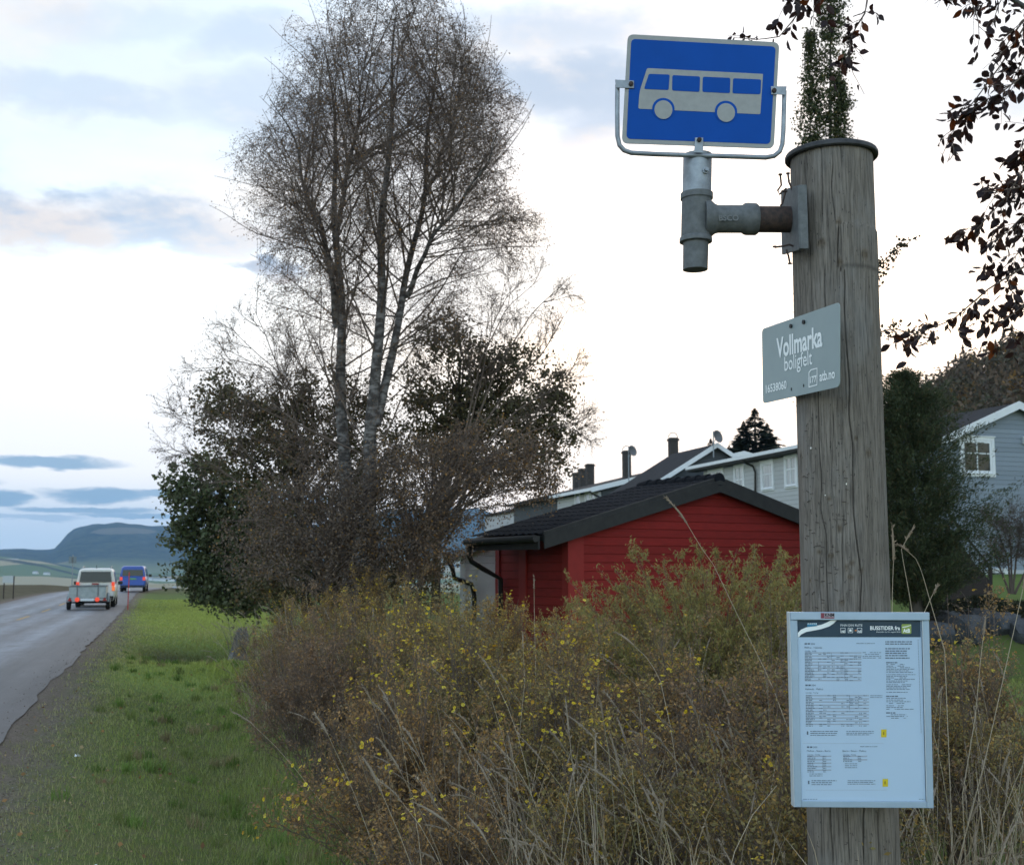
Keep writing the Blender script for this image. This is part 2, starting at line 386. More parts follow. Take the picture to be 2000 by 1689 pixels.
def spot(s0, ds, l0, dl):
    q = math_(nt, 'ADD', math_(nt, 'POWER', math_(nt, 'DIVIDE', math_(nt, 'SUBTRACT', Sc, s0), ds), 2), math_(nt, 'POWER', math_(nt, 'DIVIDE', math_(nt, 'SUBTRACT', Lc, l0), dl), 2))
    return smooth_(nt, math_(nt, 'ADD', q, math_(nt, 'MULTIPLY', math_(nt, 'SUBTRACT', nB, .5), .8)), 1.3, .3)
grass = mix_(nt, spot(20, 3.5, 1.0, 2.0), grass, (.15, .21, .05)); grass = mix_(nt, spot(28.5, 5, 1.1, 1.5), grass, (.035, .040, .022)); grass = mix_(nt, spot(44, 12, 1.5, 2.4), grass, (.15, .20, .055))  # ditch shade with damp mud, and lit ridge grass, painted into the grass colour
gravel = ramp_(nt, noise_(nt, mapping_(nt, p, (1, 1, 1)), 34, 6, .8), [(.3, (.060, .046, .036)), (.5, (.135, .108, .086)), (.7, (.25, .21, .17))])
edge = math_(nt, 'ADD', Lc, math_(nt, 'MULTIPLY', math_(nt, 'SUBTRACT', noise_(nt, p, 2.3, 6, .7), .5), 1.5))
edge = math_(nt, 'ADD', edge, math_(nt, 'MULTIPLY', math_(nt, 'SUBTRACT', nB, .5), .7))
gr = mix_(nt, smooth_(nt, edge, RE - .05, RE + .95), gravel, grass)
leftb = ramp_(nt, nA, [(.3, (.06, .055, .03)), (.7, (.10, .085, .05))])
gr = mix_(nt, smooth_(nt, Lc, RC - RW / 2 - .2, RC - RW / 2 - 1.2), gr, leftb)
# far country
vo = nd(nt, 'ShaderNodeTexVoronoi', feature='F1'); nt.links.new(mapping_(nt, p, (1 / 520, 1 / 900, 0)), vo.inputs['Vector']); vo.inputs['Scale'].default_value = 1
sv = nd(nt, 'ShaderNodeSeparateColor'); nt.links.new(vo.outputs['Color'], sv.inputs[0])
fld = ramp_(nt, sv.outputs[0], [(0, (.30, .25, .13)), (.34, (.11, .15, .05)), (.55, (.34, .29, .17)), (.72, (.022, .032, .022)), (.85, (.16, .17, .07))])
fld.node.color_ramp.interpolation = 'CONSTANT'
wd = noise_(nt, mapping_(nt, p, (1 / 700, 1 / 420, 1 / 420)), 1, 6, .6)
wood = ramp_(nt, noise_(nt, mapping_(nt, p, (1, 1, 2)), .012, 8, .75), [(.38, (.006, .012, .008)), (.62, (.060, .066, .036))])
far = mix_(nt, smooth_(nt, wd, .55, .60), fld, wood)
zc = nd(nt, 'ShaderNodeSeparateXYZ'); nt.links.new(p, zc.inputs[0])
clr = math_(nt, 'MULTIPLY', smooth_(nt, noise_(nt, mapping_(nt, p, (1 / 500, 1 / 900, 1 / 260)), 1, 4), .60, .68), smooth_(nt, zc.outputs[2], 90, 130))
xq = math_(nt, 'DIVIDE', math_(nt, 'ADD', zc.outputs[0], 1980), 140); zq = math_(nt, 'DIVIDE', math_(nt, 'SUBTRACT', zc.outputs[2], 176), 20)
cut = smooth_(nt, math_(nt, 'ADD', math_(nt, 'ADD', math_(nt, 'MULTIPLY', xq, xq), math_(nt, 'MULTIPLY', zq, zq)), math_(nt, 'MULTIPLY', math_(nt, 'SUBTRACT', noise_(nt, p, .008, 6, .7), .5), 1.6)), 1.2, .7)
mt = mix_(nt, math_(nt, 'MAXIMUM', math_(nt, 'MULTIPLY', clr, .35), math_(nt, 'MULTIPLY', cut, .5)), wood, (.24, .20, .15))
far = mix_(nt, smooth_(nt, Rc, 5200, 5600), far, mt)
hillb = ramp_(nt, nA, [(.3, (.03, .028, .015)), (.7, (.06, .045, .025))])
mid = mix_(nt, smooth_(nt, zc.outputs[2], 2, 5), leftb, hillb)
col = mix_(nt, smooth_(nt, Rc, 80, 120), gr, mid); col = mix_(nt, smooth_(nt, Rc, 600, 900), col, far)
principled(nt, out, col, .95, bump=bump_(nt, nB, .25, .02), spec=.1)
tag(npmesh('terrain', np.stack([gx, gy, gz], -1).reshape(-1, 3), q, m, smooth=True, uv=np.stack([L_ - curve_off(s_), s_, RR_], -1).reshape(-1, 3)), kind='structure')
# ------------------------------------------------------------------ road
ss = np.r_[np.arange(-40, 0, 2.), np.arange(0, 150, .7)]; kk = 17
LL = np.linspace(-RW / 2, RW / 2, kk)
S2, L2 = np.meshgrid(ss, LL, indexing='ij'); jag = np.zeros_like(L2); jag[:, -1] = rng.normal(0, .03, len(ss)) + .012 * np.sin(S2[:, -1] * .6 + 1); jag[:, -2] = jag[:, -1] * .5
rx, ry = xy(S2, L2 + RC + jag + curve_off(S2)); rz = zroad(S2) + .012 - .02 * (L2 / RW * 2) ** 2 + .02
ids = np.arange(rx.size).reshape(rx.shape)
q = np.stack([ids[:-1, :-1], ids[:-1, 1:], ids[1:, 1:], ids[1:, :-1]], -1).reshape(-1, 4)
m, nt, out = newmat('asphalt'); p = pos_(nt); at = nd(nt, 'ShaderNodeAttribute', attribute_name='LS').outputs['Vector']; s3 = nd(nt, 'ShaderNodeSeparateXYZ'); nt.links.new(at, s3.inputs[0])
lat = math_(nt, 'ADD', s3.outputs[0], math_(nt, 'MULTIPLY', math_(nt, 'SUBTRACT', noise_(nt, p, .5, 4), .5), .55))
t = math_(nt, 'DIVIDE', math_(nt, 'ADD', lat, 3.1), 6.2)
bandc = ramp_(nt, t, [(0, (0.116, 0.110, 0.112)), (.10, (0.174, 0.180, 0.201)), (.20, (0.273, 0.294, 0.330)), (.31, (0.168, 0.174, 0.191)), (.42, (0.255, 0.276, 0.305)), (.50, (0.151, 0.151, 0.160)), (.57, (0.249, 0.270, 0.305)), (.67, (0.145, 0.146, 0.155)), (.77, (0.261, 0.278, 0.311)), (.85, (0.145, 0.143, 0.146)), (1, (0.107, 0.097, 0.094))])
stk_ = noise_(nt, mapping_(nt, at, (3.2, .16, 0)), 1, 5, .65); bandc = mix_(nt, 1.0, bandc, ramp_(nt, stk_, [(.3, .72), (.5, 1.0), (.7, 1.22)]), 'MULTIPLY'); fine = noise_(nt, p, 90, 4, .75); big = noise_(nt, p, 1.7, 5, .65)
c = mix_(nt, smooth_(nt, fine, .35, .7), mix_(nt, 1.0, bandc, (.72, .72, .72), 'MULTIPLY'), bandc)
c = mix_(nt, math_(nt, 'MULTIPLY', smooth_(nt, big, .50, .66), .6), c, (.105, .10, .10))
crk = smooth_(nt, math_(nt, 'ABSOLUTE', math_(nt, 'SUBTRACT', noise_(nt, mapping_(nt, p, (1, 1, 1)), .9, 4, .7, .4), .5)), .006, .0)
c = mix_(nt, math_(nt, 'MULTIPLY', crk, .45), c, (.06, .06, .06))
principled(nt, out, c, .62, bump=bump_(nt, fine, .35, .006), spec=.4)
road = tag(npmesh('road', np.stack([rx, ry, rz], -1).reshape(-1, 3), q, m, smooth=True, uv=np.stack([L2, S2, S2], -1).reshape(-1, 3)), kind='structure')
paint = M('worn_yellow_paint', (.50, .30, .06), (.22, .17, .11), 9, .7, lo=.4, hi=.62)
for i in range(-1, 12):
    s0 = 7.0 + i * 9; pts = []
    for a in np.linspace(0, 4, 6):
        for w_ in (-.06, .06):
            X_, Y_ = xy(s0 + a, RC + w_ + curve_off(s0 + a)); pts.append((X_, Y_, float(zroad(np.array(s0 + a))) + .0365))
    o = npmesh('centre_line_dash', pts, [(2 * j, 2 * j + 1, 2 * j + 3, 2 * j + 2) for j in range(5)], paint, road, world=False)
# dark patched cracks in the near lane
# ------------------------------------------------------------------ flat artwork helpers
def ray(px, py):
    v = P(px, py, 1.0) - EYE; return v.normalized()
class Plane:
    def __init__(s, o, u, v=None, n=None):
        s.o = Vector(o); s.u = Vector(u).normalized(); s.v = Vector(v or (0, 0, 1)); s.v = (s.v - s.u * s.v.dot(s.u)).normalized()
        s.n = s.u.cross(s.v).normalized()
        if s.n.dot(EYE - s.o) < 0: s.n.negate()
    def hit(s, px, py, h=0):
        d = ray(px, py); t = (s.o - EYE).dot(s.n) / d.dot(s.n); return EYE + d * t + s.n * h
    def uv(s, px, py):
        p = s.hit(px, py) - s.o; return p.dot(s.u), p.dot(s.v)
    def pt(s, a, b, h=0): return s.o + s.u * a + s.v * b + s.n * h
def rpoly(pts, r, n=6):
    """rounded polygon from 2-D points; r one radius or one per corner"""
    out = []; k = len(pts)
    for i in range(k):
        p = Vector(pts[i]); a = Vector(pts[i - 1]); b = Vector(pts[(i + 1) % k]); rr = r[i] if isinstance(r, (list, tuple)) else r
        if rr <= 0: out.append(p); continue
        p0 = p + (a - p).normalized() * rr; p2 = p + (b - p).normalized() * rr
        for j in range(n + 1):
            t = j / n; out.append(p0 * (1 - t) ** 2 + p * 2 * t * (1 - t) + p2 * t * t)
    return out
def flat(mb, pl, pts, h, th=0):
    P3 = [pl.pt(a, b, h) for a, b in pts]
    if th: mb.prism([p - pl.n * th for p in P3], pl.n * th)
    else: mb.add(P3, [tuple(range(len(P3)))])
def circ(c, rx, ry=None, n=28): return [(c[0] + rx * math.cos(2 * PI * i / n), c[1] + (ry or rx) * math.sin(2 * PI * i / n)) for i in range(n)]
_tc = {}
def glyphs(s, bold=0.0):
    key = (s, bold)
    if key not in _tc:
        c = bpy.data.curves.new('t', 'FONT'); c.body = s; c.size = 1; c.resolution_u = 3; c.offset = bold; c.fill_mode = 'FRONT'
        o = bpy.data.objects.new('t', c); me = o.to_mesh()
        v = [(p.co.x, p.co.y) for p in me.vertices]; f = [tuple(q.vertices) for q in me.polygons]
        o.to_mesh_clear(); bpy.data.objects.remove(o); bpy.data.curves.remove(c); _tc[key] = (v, f)
    return _tc[key]
def text_uv(mb, pl, s, a, b, w, hgt, h, bold=0.0, shear=(1, 0)):
    v, f = glyphs(s, bold); x0 = min(p[0] for p in v); x1 = max(p[0] for p in v); y1 = max(p[1] for p in v)
    sx = w / (x1 - x0); sy = hgt / y1
    mb.add([pl.pt(a + (x - x0) * sx * shear[0], b + (x - x0) * sx * shear[1] + y * sy, h) for x, y in v], f)
def text_px(mb, pl, s, Lp, Rp, Tp, h, bold=0.0):
    l = pl.uv(*Lp); r = pl.uv(*Rp); t = pl.uv(*Tp); dx, dy = r[0] - l[0], r[1] - l[1]; wd = math.hypot(dx, dy)
    text_uv(mb, pl, s, l[0], l[1], wd, math.hypot(t[0] - l[0], t[1] - l[1]), h, bold, (dx / wd, dy / wd))
# ------------------------------------------------------------------ weathered post
PX, PY = 1.143, 4.08; ZT = 3.046
def prad(z): return .1485 - .0042 * (z - .7) / 2.3
def cyl(px, py):
    d = ray(px, py); r = .146
    for _ in range(3):
        a = d.x ** 2 + d.y ** 2; ox, oy = EYE.x - PX, EYE.y - PY; b = ox * d.x + oy * d.y; c = ox * ox + oy * oy - r * r
        disc = max(b * b - a * c, 0); t = (-b - math.sqrt(disc)) / a; p = EYE + d * t; r = prad(p.z)
    return math.atan2(p.x - PX, -(p.y - PY)), p.z       # angle 0 faces the camera (-Y), + to the right
cracks = [([(1572, 293), (1575, 396), (1577, 470)], .0016, .004), ([(1603, 282), (1605, 366), (1603, 440)], .0013, .005), ([(1624, 315), (1627, 370), (1631, 430)], .0013, .005),
          ([(1640, 279), (1642, 330)], .0016, .005), ([(1640, 437), (1639, 521), (1650, 532), (1651, 600), (1654, 655), (1660, 740), (1662, 849), (1668, 971), (1673, 1053), (1680, 1121), (1680, 1189), (1684, 1300), (1690, 1689)], .0017, .009),
          ([(1612, 519), (1613, 600), (1598, 770), (1604, 930), (1605, 996), (1615, 1040), (1618, 1189), (1622, 1600), (1626, 1689)], .0015, .007), ([(1583, 480), (1584, 590)], .0014, .004),
          ([(1630, 800), (1631, 860)], .0014, .004), ([(1646, 1000), (1645, 1150)], .0015, .004), ([(1627, 880), (1628, 990)], .0013, .003), ([(1690, 540), (1692, 700)], .0014, .003), ([(1586, 800), (1587, 880)], .0013, .003),
          ([(1605, 1580), (1607, 1689)], .0014, .005), ([(1655, 1580), (1660, 1689)], .0014, .005), ([(1712, 1580), (1716, 1689)], .0014, .005), ([(1600, 1080), (1602, 1180)], .0013, .003)]
knots = [(1604, 475, 9, 9), (1686, 498, 8, 11), (1638, 433, 6, 6), (1640, 512, 5, 7), (1695, 885, 7, 8), (1620, 973, 5, 5), (1640, 1032, 6, 6), (1600, 1078, 5, 5), (1623, 1085, 6, 6), (1654, 1108, 5, 5), (1663, 1100, 5, 5), (1661, 1127, 6, 6),
         (1582, 1132, 4, 4), (1671, 857, 4, 4), (1644, 1177, 6, 7), (1564, 890, 5, 7), (1681, 1115, 5, 5)]
ang = np.r_[np.linspace(-100, 100, 270)[:-1], np.linspace(100, 260, 50)[:-1]] * PI / 180
zs = np.linspace(-.5, ZT, 300)
A, Z = np.meshgrid(ang, zs, indexing='xy'); Rr = prad(Z)
def vnoise(a, z, fa, fz, seed):
    r0 = np.random.default_rng(seed); g = r0.uniform(-1, 1, (97, 97))
    x = (a / (2 * PI) * fa) % 96; y = (z * fz) % 96; i = x.astype(int); j = y.astype(int); u = x - i; v = y - j; u = u * u * (3 - 2 * u); v = v * v * (3 - 2 * v)
    return g[i, j] * (1 - u) * (1 - v) + g[i + 1, j] * u * (1 - v) + g[i, j + 1] * (1 - u) * v + g[i + 1, j + 1] * u * v
Rr = Rr + .0022 * np.sin(2 * A + 1) + .0008 * vnoise(A, Z, 90, 1.6, 1) + .0005 * vnoise(A, Z, 190, 5, 2)
tone = .92 + .10 * vnoise(A, Z, 60, .9, 3) + .08 * vnoise(A, Z, 24, 2.2, 4) + .07 * vnoise(A, Z, 180, 4, 5)
for pts, wd, dp in cracks:
    az_ = [cyl(*p) for p in pts]; az_.sort(key=lambda t: t[1]); za = [t[1] for t in az_]; aa = [t[0] for t in az_]
    ac = np.interp(Z, za, aa) + .006 * vnoise(A * 0, Z, 1, 9, int(pts[0][0])) / .15
    wgt = sst(za[0] - .02, za[0] + .03, Z) * (1 - sst(za[-1] - .03, za[-1] + .02, Z))
    g = np.exp(-(((A - ac) * .147) / wd) ** 2) * wgt
    Rr = Rr - dp * g; tone = tone * (1 - .8 * g)
brown = np.zeros_like(tone)
for kx, ky, ka, kb in knots:
    ka_, kz_ = cyl(kx, ky); da = (A - ka_) * .147 / (ka / F * 4); dz = (Z - kz_) / (kb / F * 4)
    q_ = np.sqrt(da ** 2 + dz ** 2); g = np.clip(1.25 - q_, 0, 1) / .6; g = np.clip(g, 0, 1)
    tone = tone * (1 - .5 * g * (.75 + .25 * np.cos(q_ * 9))); brown = np.maximum(brown, g * .7)
    Rr = Rr + .002 * np.exp(-((q_ - 1.1) / .35) ** 2) - .0015 * (q_ < .8)
# sawn step on the right of the post
a1, z1 = cyl(1640, 437); a2, z2 = cyl(1640, 520)
stp = sst(a1 - .02, a1 + .03, A) * (1 - sst(1.6, 1.8, A)); Rr = Rr + .0045 * stp * (Z < z1) - .002 * stp * (Z < z2)
for zz_, hw in ((z1, .004), (z2, .005)): tone = tone * (1 - .45 * stp * np.exp(-((Z - zz_) / hw) ** 2))
V = np.stack([PX + Rr * np.sin(A), PY - Rr * np.cos(A), Z], -1).reshape(-1, 3)
ids = np.arange(A.size).reshape(A.shape); q = np.stack([ids[:-1], np.roll(ids, -1, 1)[:-1], np.roll(ids, -1, 1)[1:], ids[1:]], -1).reshape(-1, 4)
base = np.array([.186, .163, .140]); colr = tone.reshape(-1, 1) * (base * (1 - brown.reshape(-1, 1)) + np.array([.20, .15, .10]) * brown.reshape(-1, 1))
m, nt, out = newmat('weathered_wood'); p = pos_(nt); at = nd(nt, 'ShaderNodeAttribute', attribute_name='Col').outputs['Color']
g1 = noise_(nt, mapping_(nt, p, (1, 1, .045)), 210, 4, .65); g2 = noise_(nt, mapping_(nt, p, (1, 1, .12)), 60, 5, .7); g3 = noise_(nt, mapping_(nt, p, (1, 1, .5)), 9, 4, .6)
c = mix_(nt, 1.0, at, ramp_(nt, g1, [(.33, .50), (.52, 1.0), (.75, 1.38)]), 'MULTIPLY')
c = mix_(nt, 1.0, c, ramp_(nt, g2, [(.28, .66), (.5, 1.0), (.8, 1.16)]), 'MULTIPLY')
c = mix_(nt, math_(nt, 'MULTIPLY', smooth_(nt, g3, .45, .7), .35), c, (.24, .235, .23))
spk = noise_(nt, mapping_(nt, p, (1, 1, .35)), 130, 2, .5)
c = mix_(nt, math_(nt, 'MULTIPLY', smooth_(nt, spk, .66, .72), .75), c, (.035, .033, .03))
principled(nt, out, c, .9, bump=bump_(nt, math_(nt, 'ADD', g1, math_(nt, 'MULTIPLY', g2, 1.2)), .55, .004), spec=.2)
post = thing('timber_post', 'round weathered grey timber post with metal cap, carrying the bus stop signs', 'post', (PX, PY, 0))
npmesh('post_shaft', V, q, m, post, col=colr, smooth=True)
steel = M('galvanised_steel', (.30, .33, .36), (.20, .22, .245), 22, .5, .55, .15, .002)
steel_d = M('dull_cast_iron', (.105, .112, .115), (.15, .158, .162), 40, .7, .25, .3, .002)
rust = M('rusty_iron', (.085, .055, .045), (.04, .032, .03), 60, .8, .3, .3, .001)
capm = M('cap_metal', (.030, .031, .033), (.06, .06, .062), 30, .6, .4, .2, .002)
mb = MB(); prof = [(0, 3.072), (.10, 3.071), (.150, 3.068), (.159, 3.064), (.162, 3.058), (.162, 3.048), (.158, 3.044), (.146, 3.045)]
n = 72; vs_ = [(PX + r * math.sin(2 * PI * j / n), PY - r * math.cos(2 * PI * j / n), z) for r, z in prof for j in range(n)]
mb.add(vs_, [(i * n + j, i * n + (j + 1) % n, (i + 1) * n + (j + 1) % n, (i + 1) * n + j) for i in range(len(prof) - 1) for j in range(n)])
mb.build('metal_cap', capm, post, smooth=True)
def on_post(px, py, h=0):
    a, z = cyl(px, py); r = prad(z) + h; return Vector((PX + r * math.sin(a), PY - r * math.cos(a), z)), a
# staples and nail heads left by old notices
mb = MB(); mb.tube([(-.0055, .002, 0), (-.0055, -.0022, 0), (.0055, -.0024, .0004), (.0055, .002, 0)], .0009, 5)
st0 = mb.build('staple', rust, post, world=False); st0.location = (0, 0, -.2)
mb = MB(); mb.tube([(0, .004, 0), (0, -.0015, 0)], .0035, 12)
nl0 = mb.build('nail_head', M('bright_nail', (.62, .62, .60), rough=.3, metal=.7), post, world=False)
spots = [(1574, 842), (1596, 845), (1643, 857), (1570, 930), (1590, 922), (1575, 932), (1655, 912), (1652, 934), (1630, 948), (1654, 956), (1670, 946), (1674, 953), (1681, 962), (1580, 979), (1648, 980), (1665, 992), (1683, 996), (1627, 1004), (1629, 1014), (1656, 1003), (1596, 1020), (1610, 1020), (1649, 1015), (1665, 1010), (1582, 1035), (1574, 1052), (1660, 1050), (1626, 1068), (1636, 1077), (1660, 1088), (1606, 1100), (1606, 1107), (1634, 1112), (1633, 1120), (1594, 1132), (1661, 1152), (1589, 1158), (1607, 1171), (1607, 1177), (1595, 1186), (1576, 1160), (1667, 793), (1668, 844), (1673, 879), (1674, 914), (1577, 830), (1669, 930), (1667, 955)]
spots += [(random.uniform(1570, 1690), random.uniform(900, 1188)) for _ in range(30)] + [(random.uniform(1590, 1720), random.uniform(1585, 1680)) for _ in range(8)]
def stick(base, px, py, roll, first):
    o = base if first else base.copy()
    if not first: COL.objects.link(o); o.parent = post
    p, a = on_post(px, py); o.location = p - Vector((PX, PY, 0)); o.rotation_euler = (0, roll, a); return o
for i, (a, b) in enumerate(spots): stick(st0, a, b, random.gauss(0, .35) + (PI / 2 if random.random() < .12 else 0), i == 0).scale = (random.uniform(.8, 1.15),) * 3
for i, (a, b) in enumerate([(1584, 875), (1654, 945), (1681, 1061), (1716, 1061), (1612, 967)]):
    o = stick(nl0, a, b, 0, i == 0)
    if i > 1: o.scale = (.55, 1, .55)
# ------------------------------------------------------------------ bus stop sign on its arm
SY = 4.0; sp_ = Plane((PX - .5, SY, 2.6), (1, 0, 0))
def zz1(x, y): return 1180 + x / 3.248, 40 + y / 3.248
def u1(x, y): return sp_.uv(*zz1(x, y))
sign = thing('bus_stop_sign', 'blue bus stop sign with white bus symbol on a pipe arm', 'sign', P(1362, 527, 4.06))
white_r = M('sign_white', (.31, .315, .305), (.27, .275, .268), 30, .55)
blue_r = M('sign_blue', (.0, .066, .345), (.0, .060, .31), 6, .6, spec=.15)
mb = MB(); outer = [u1(150, 88), u1(1112, 140), u1(1077, 814), u1(112, 780)]
flat(mb, sp_, rpoly(outer, .024, 8), 0, .0035); plate = mb.build('sign_plate', white_r, sign)
mb = MB(); flat(mb, sp_, rpoly([u1(172, 119), u1(1088, 168), u1(1054, 786), u1(141, 752)], .017, 8), .001); mb.build('blue_field', blue_r, plate)
bus = [u1(272, 305), u1(1007, 342), u1(990, 598), u1(216, 562), u1(224, 452)]
mb = MB(); flat(mb, sp_, rpoly(bus, [.006, .003, .006, .006, .02], 5), .002); busm = mb.build('bus_symbol', white_r, plate)
mb = MB()
for qd in ([(283, 342), (415, 347), (408, 445), (252, 438)], [(432, 350), (608, 359), (604, 457), (430, 448)], [(625, 360), (800, 368), (797, 465), (622, 457)], [(817, 370), (995, 378), (991, 472), (813, 466)]):
    flat(mb, sp_, rpoly([u1(*p) for p in qd], .007, 5), .003)
for c_, rr in (((375, 563), 71), ((772, 581), 71)):
    e = u1(*c_); rx = (u1(c_[0] + rr, c_[1])[0] - e[0]); flat(mb, sp_, circ(e, rx), .003)
mb.build('bus_window', blue_r, plate)
for c_, rr in (((375, 570), 57), ((772, 588), 57)):
    mb = MB(); e = u1(*c_); rx = (u1(c_[0] + rr, c_[1])[0] - e[0]); flat(mb, sp_, circ(e, rx, rx * 1.08), .004); mb.build('bus_wheel', white_r, plate)
br = Plane((0, SY + .014, 0), (1, 0, 0)); bp_ = [(1206, 166), (1205.5, 220), (1206, 266), (1210, 284), (1219, 294), (1233, 299), (1280, 301.5), (1365, 304), (1450, 306.5), (1496, 308), (1512, 305), (1523, 296), (1528, 282), (1530, 255), (1532, 178)]
mb = MB(); mb.tube([br.hit(*p) for p in bp_], .0085, 10); mb.build('bracket_tube', steel, sign, smooth=True)
for qd, bolt in (([(1201, 157), (1238, 159), (1238, 174), (1203, 173)], (1232, 166)), ([(1505, 170), (1536, 170), (1534, 187), (1506, 186)], (1511, 179)), ([(1357, 270), (1373, 270), (1373, 300), (1355, 299)], (1365, 275))):
    mb = MB(); flat(mb, sp_, [sp_.uv(*p) for p in qd], .006, .003); cl = mb.build('clip', steel, sign, bevel=.001)
    mb = MB(); e = sp_.hit(*bolt); mb.tube([e + sp_.n * .006, e + sp_.n * .013, e + sp_.n * .015], [.0085, .0085, .005], 8); mb.build('bolt', rust, cl)
TY = 4.06; ar = Plane((0, TY, 0), (1, 0, 0)); cxp = 1362.5
def lath(mb, prof, n=32):    # vertical pipe: (px y, radius in px)
    vs_ = []
    for yy, rp in prof:
        c_ = ar.hit(cxp - (yy - 300) * .02, yy); rr = rp / F * (TY * 1.03); vs_ += [(c_.x + rr * math.cos(2 * PI * j / n), c_.y + rr * math.sin(2 * PI * j / n), c_.z) for j in range(n)]
    k = len(prof); mb.add(vs_, [(i * n + j, i * n + (j + 1) % n, (i + 1) * n + (j + 1) % n, (i + 1) * n + j) for i in range(k - 1) for j in range(n)] + [tuple(range(n)), tuple((k - 1) * n + j for j in range(n))])
mb = MB(); lath(mb, [(303, 28), (381, 28)]); up = mb.build('upright_pipe', steel, sign, smooth=True)
mb = MB(); e = ar.hit(1374, 342) + Vector((0, -.047, 0)); mb.tube([e, e + Vector((.002, -.016, .001))], .007, 8); mb.tube([e + Vector((0, .006, 0)), e + Vector((0, -.006, 0))], .012, 6); mb.build('clamp_bolt', steel, up)
mb = MB(); lath(mb, [(378, 29), (378.5, 31.5), (389, 31.5), (391, 29), (392, 28.8), (463, 28.8), (464, 30.5), (466, 31.5), (473, 31.5), (474, 29)])
def hpipe(mb, prof, n=32):
    vs_ = []
    for xx, yy, rp in prof:
        c_ = ar.hit(xx, yy); rr = rp / F * (TY * 1.03); vs_ += [(c_.x, c_.y + rr * math.cos(2 * PI * j / n), c_.z + rr * math.sin(2 * PI * j / n)) for j in range(n)]
    k = len(prof); mb.add(vs_, [(i * n + j, i * n + (j + 1) % n, (i + 1) * n + (j + 1) % n, (i + 1) * n + j) for i in range(k - 1) for j in range(n)] + [tuple(range(n)), tuple((k - 1) * n + j for j in range(n))])
hpipe(mb, [(1375, 428, 38), (1388, 428, 36), (1396, 428, 29), (1402, 428, 27), (1449, 428, 27), (1454, 428, 30.5), (1459, 428, 31.5), (1476, 428.5, 31), (1480, 428.5, 28)])
tee = mb.build('tee_fitting', steel_d, sign, smooth=True)
emb = Plane(ar.hit(1404, 436) + Vector((0, -.0505, 0)), (1, 0, 0)); mb = MB(); text_px(mb, emb, 'BSCO', (1404, 431), (1443, 431), (1404, 420), .0005, .03); mb.build('cast_lettering', M('cast_iron_letter', (.14, .147, .15), rough=.6), tee)
mb = MB(); lath(mb, [(470, 24.5), (527, 24)]); mb.build('lower_pipe', steel_d, sign, smooth=True)
mb = MB(); hpipe(mb, [(1478, 428.5, 25.5), (1562, 429, 25.5)]); mb.build('arm_pipe', rust, sign, smooth=True)
mp = Plane(ar.hit(1545, 430), (.02, 1, 0)); mb = MB()
flat(mb, mp, rpoly([mp.uv(1527, 372), mp.uv(1560, 362), mp.uv(1563, 488), mp.uv(1529, 498)], .01, 4), .004, .008)
c_ = mp.hit(1561, 424); mb.box(c_ + Vector((.014, -.002, 0)), (.028, .007, .225)); mp_o = mb.build('mounting_plate', steel_d, sign, bevel=.0015)
for pts in ([(1524, 342), (1526, 362), (1519, 372), (1522, 380), (1536, 368)], [(1539, 340), (1541, 356), (1548, 372), (1552, 385)], [(1534, 375), (1528, 398), (1524, 402)], [(1513, 483), (1530, 481), (1542, 478), (1558, 484)], [(1536, 488), (1540, 500), (1543, 516)]):
    mb = MB(); hp = [ar.hit(*p) + (EYE - ar.hit(*p)).normalized() * .045 for p in pts]; mb.tube(hp, .0035, 6)
    e = hp[-1] if pts[-1][1] > 510 else hp[0]; mb.tube([e, e + Vector((.0, 0, .004))], .0075, 8); mb.build('bent_nail', rust, mp_o)
# ------------------------------------------------------------------ stop name sign
rP = P(1639, 672, 3.74); lP = P(1489, 716, 4.235); np_ = Plane(rP, rP - lP)
ns = thing('stop_name_sign', 'pale grey name plate reading Vollmarka boligfelt, screwed to the post', 'sign', rP)
gp = M('sign_grey', (.265, .325, .33), (.245, .305, .31), 8, .45, spec=.5)
mb = MB(); flat(mb, np_, rpoly([np_.uv(1488, 643), np_.uv(1639.5, 590), np_.uv(1639.5, 755), np_.uv(1490, 788)], .018, 6), 0, .003); npl = mb.build('name_plate', gp, ns)
lw = M('sign_letter_white', (.84, .87, .87), rough=.5)
for nm_, tx, l_, r_, t_, bo in (('stop_name', 'Vollmarka', (1517.6, 699), (1607, 675), (1516, 661.5), .026), ('stop_district', 'boligfelt', (1533, 724.5), (1587, 711), (1532.5, 697), .006), ('stop_number', '16538060', (1496.5, 767.5), (1537, 758.5), (1496, 752), .02), ('web_address', 'atb.no', (1601.5, 744.5), (1631.5, 738), (1601, 726), .022), ('phone_number', '177', (1582.8, 748), (1595.5, 744.8), (1582.5, 736), .03)):
    mb = MB(); text_px(mb, np_, tx, l_, r_, t_, .0015, bo); mb.build(nm_, lw, npl)
mb = MB(); ob = [(1580, 757), (1597, 752.5), (1597.3, 718), (1584, 721.5), (1580, 727)]; ib = [(1581.5, 754.5), (1595.7, 750.8), (1595.9, 720.5), (1585, 723.5), (1581.6, 728)]
for i in range(5):
    j = (i + 1) % 5; flat(mb, np_, [np_.uv(*ob[i]), np_.uv(*ob[j]), np_.uv(*ib[j]), np_.uv(*ib[i])], .0015)
mb.build('ticket_emblem', lw, npl)
for sx_, sy_ in ((1546, 637), (1571, 629)):
    mb = MB(); e = np_.hit(sx_, sy_); mb.tube([e, e + np_.n * .006], .0075, 8); mb.build('screw', capm, ns)
for sx_, sy_ in ((1546, 760), (1570, 753)):
    mb = MB(); flat(mb, np_, circ(np_.uv(sx_, sy_), .004, .006, 10), .001); mb.build('screw_hole', M('hole_black', (.01, .01, .01)), npl)
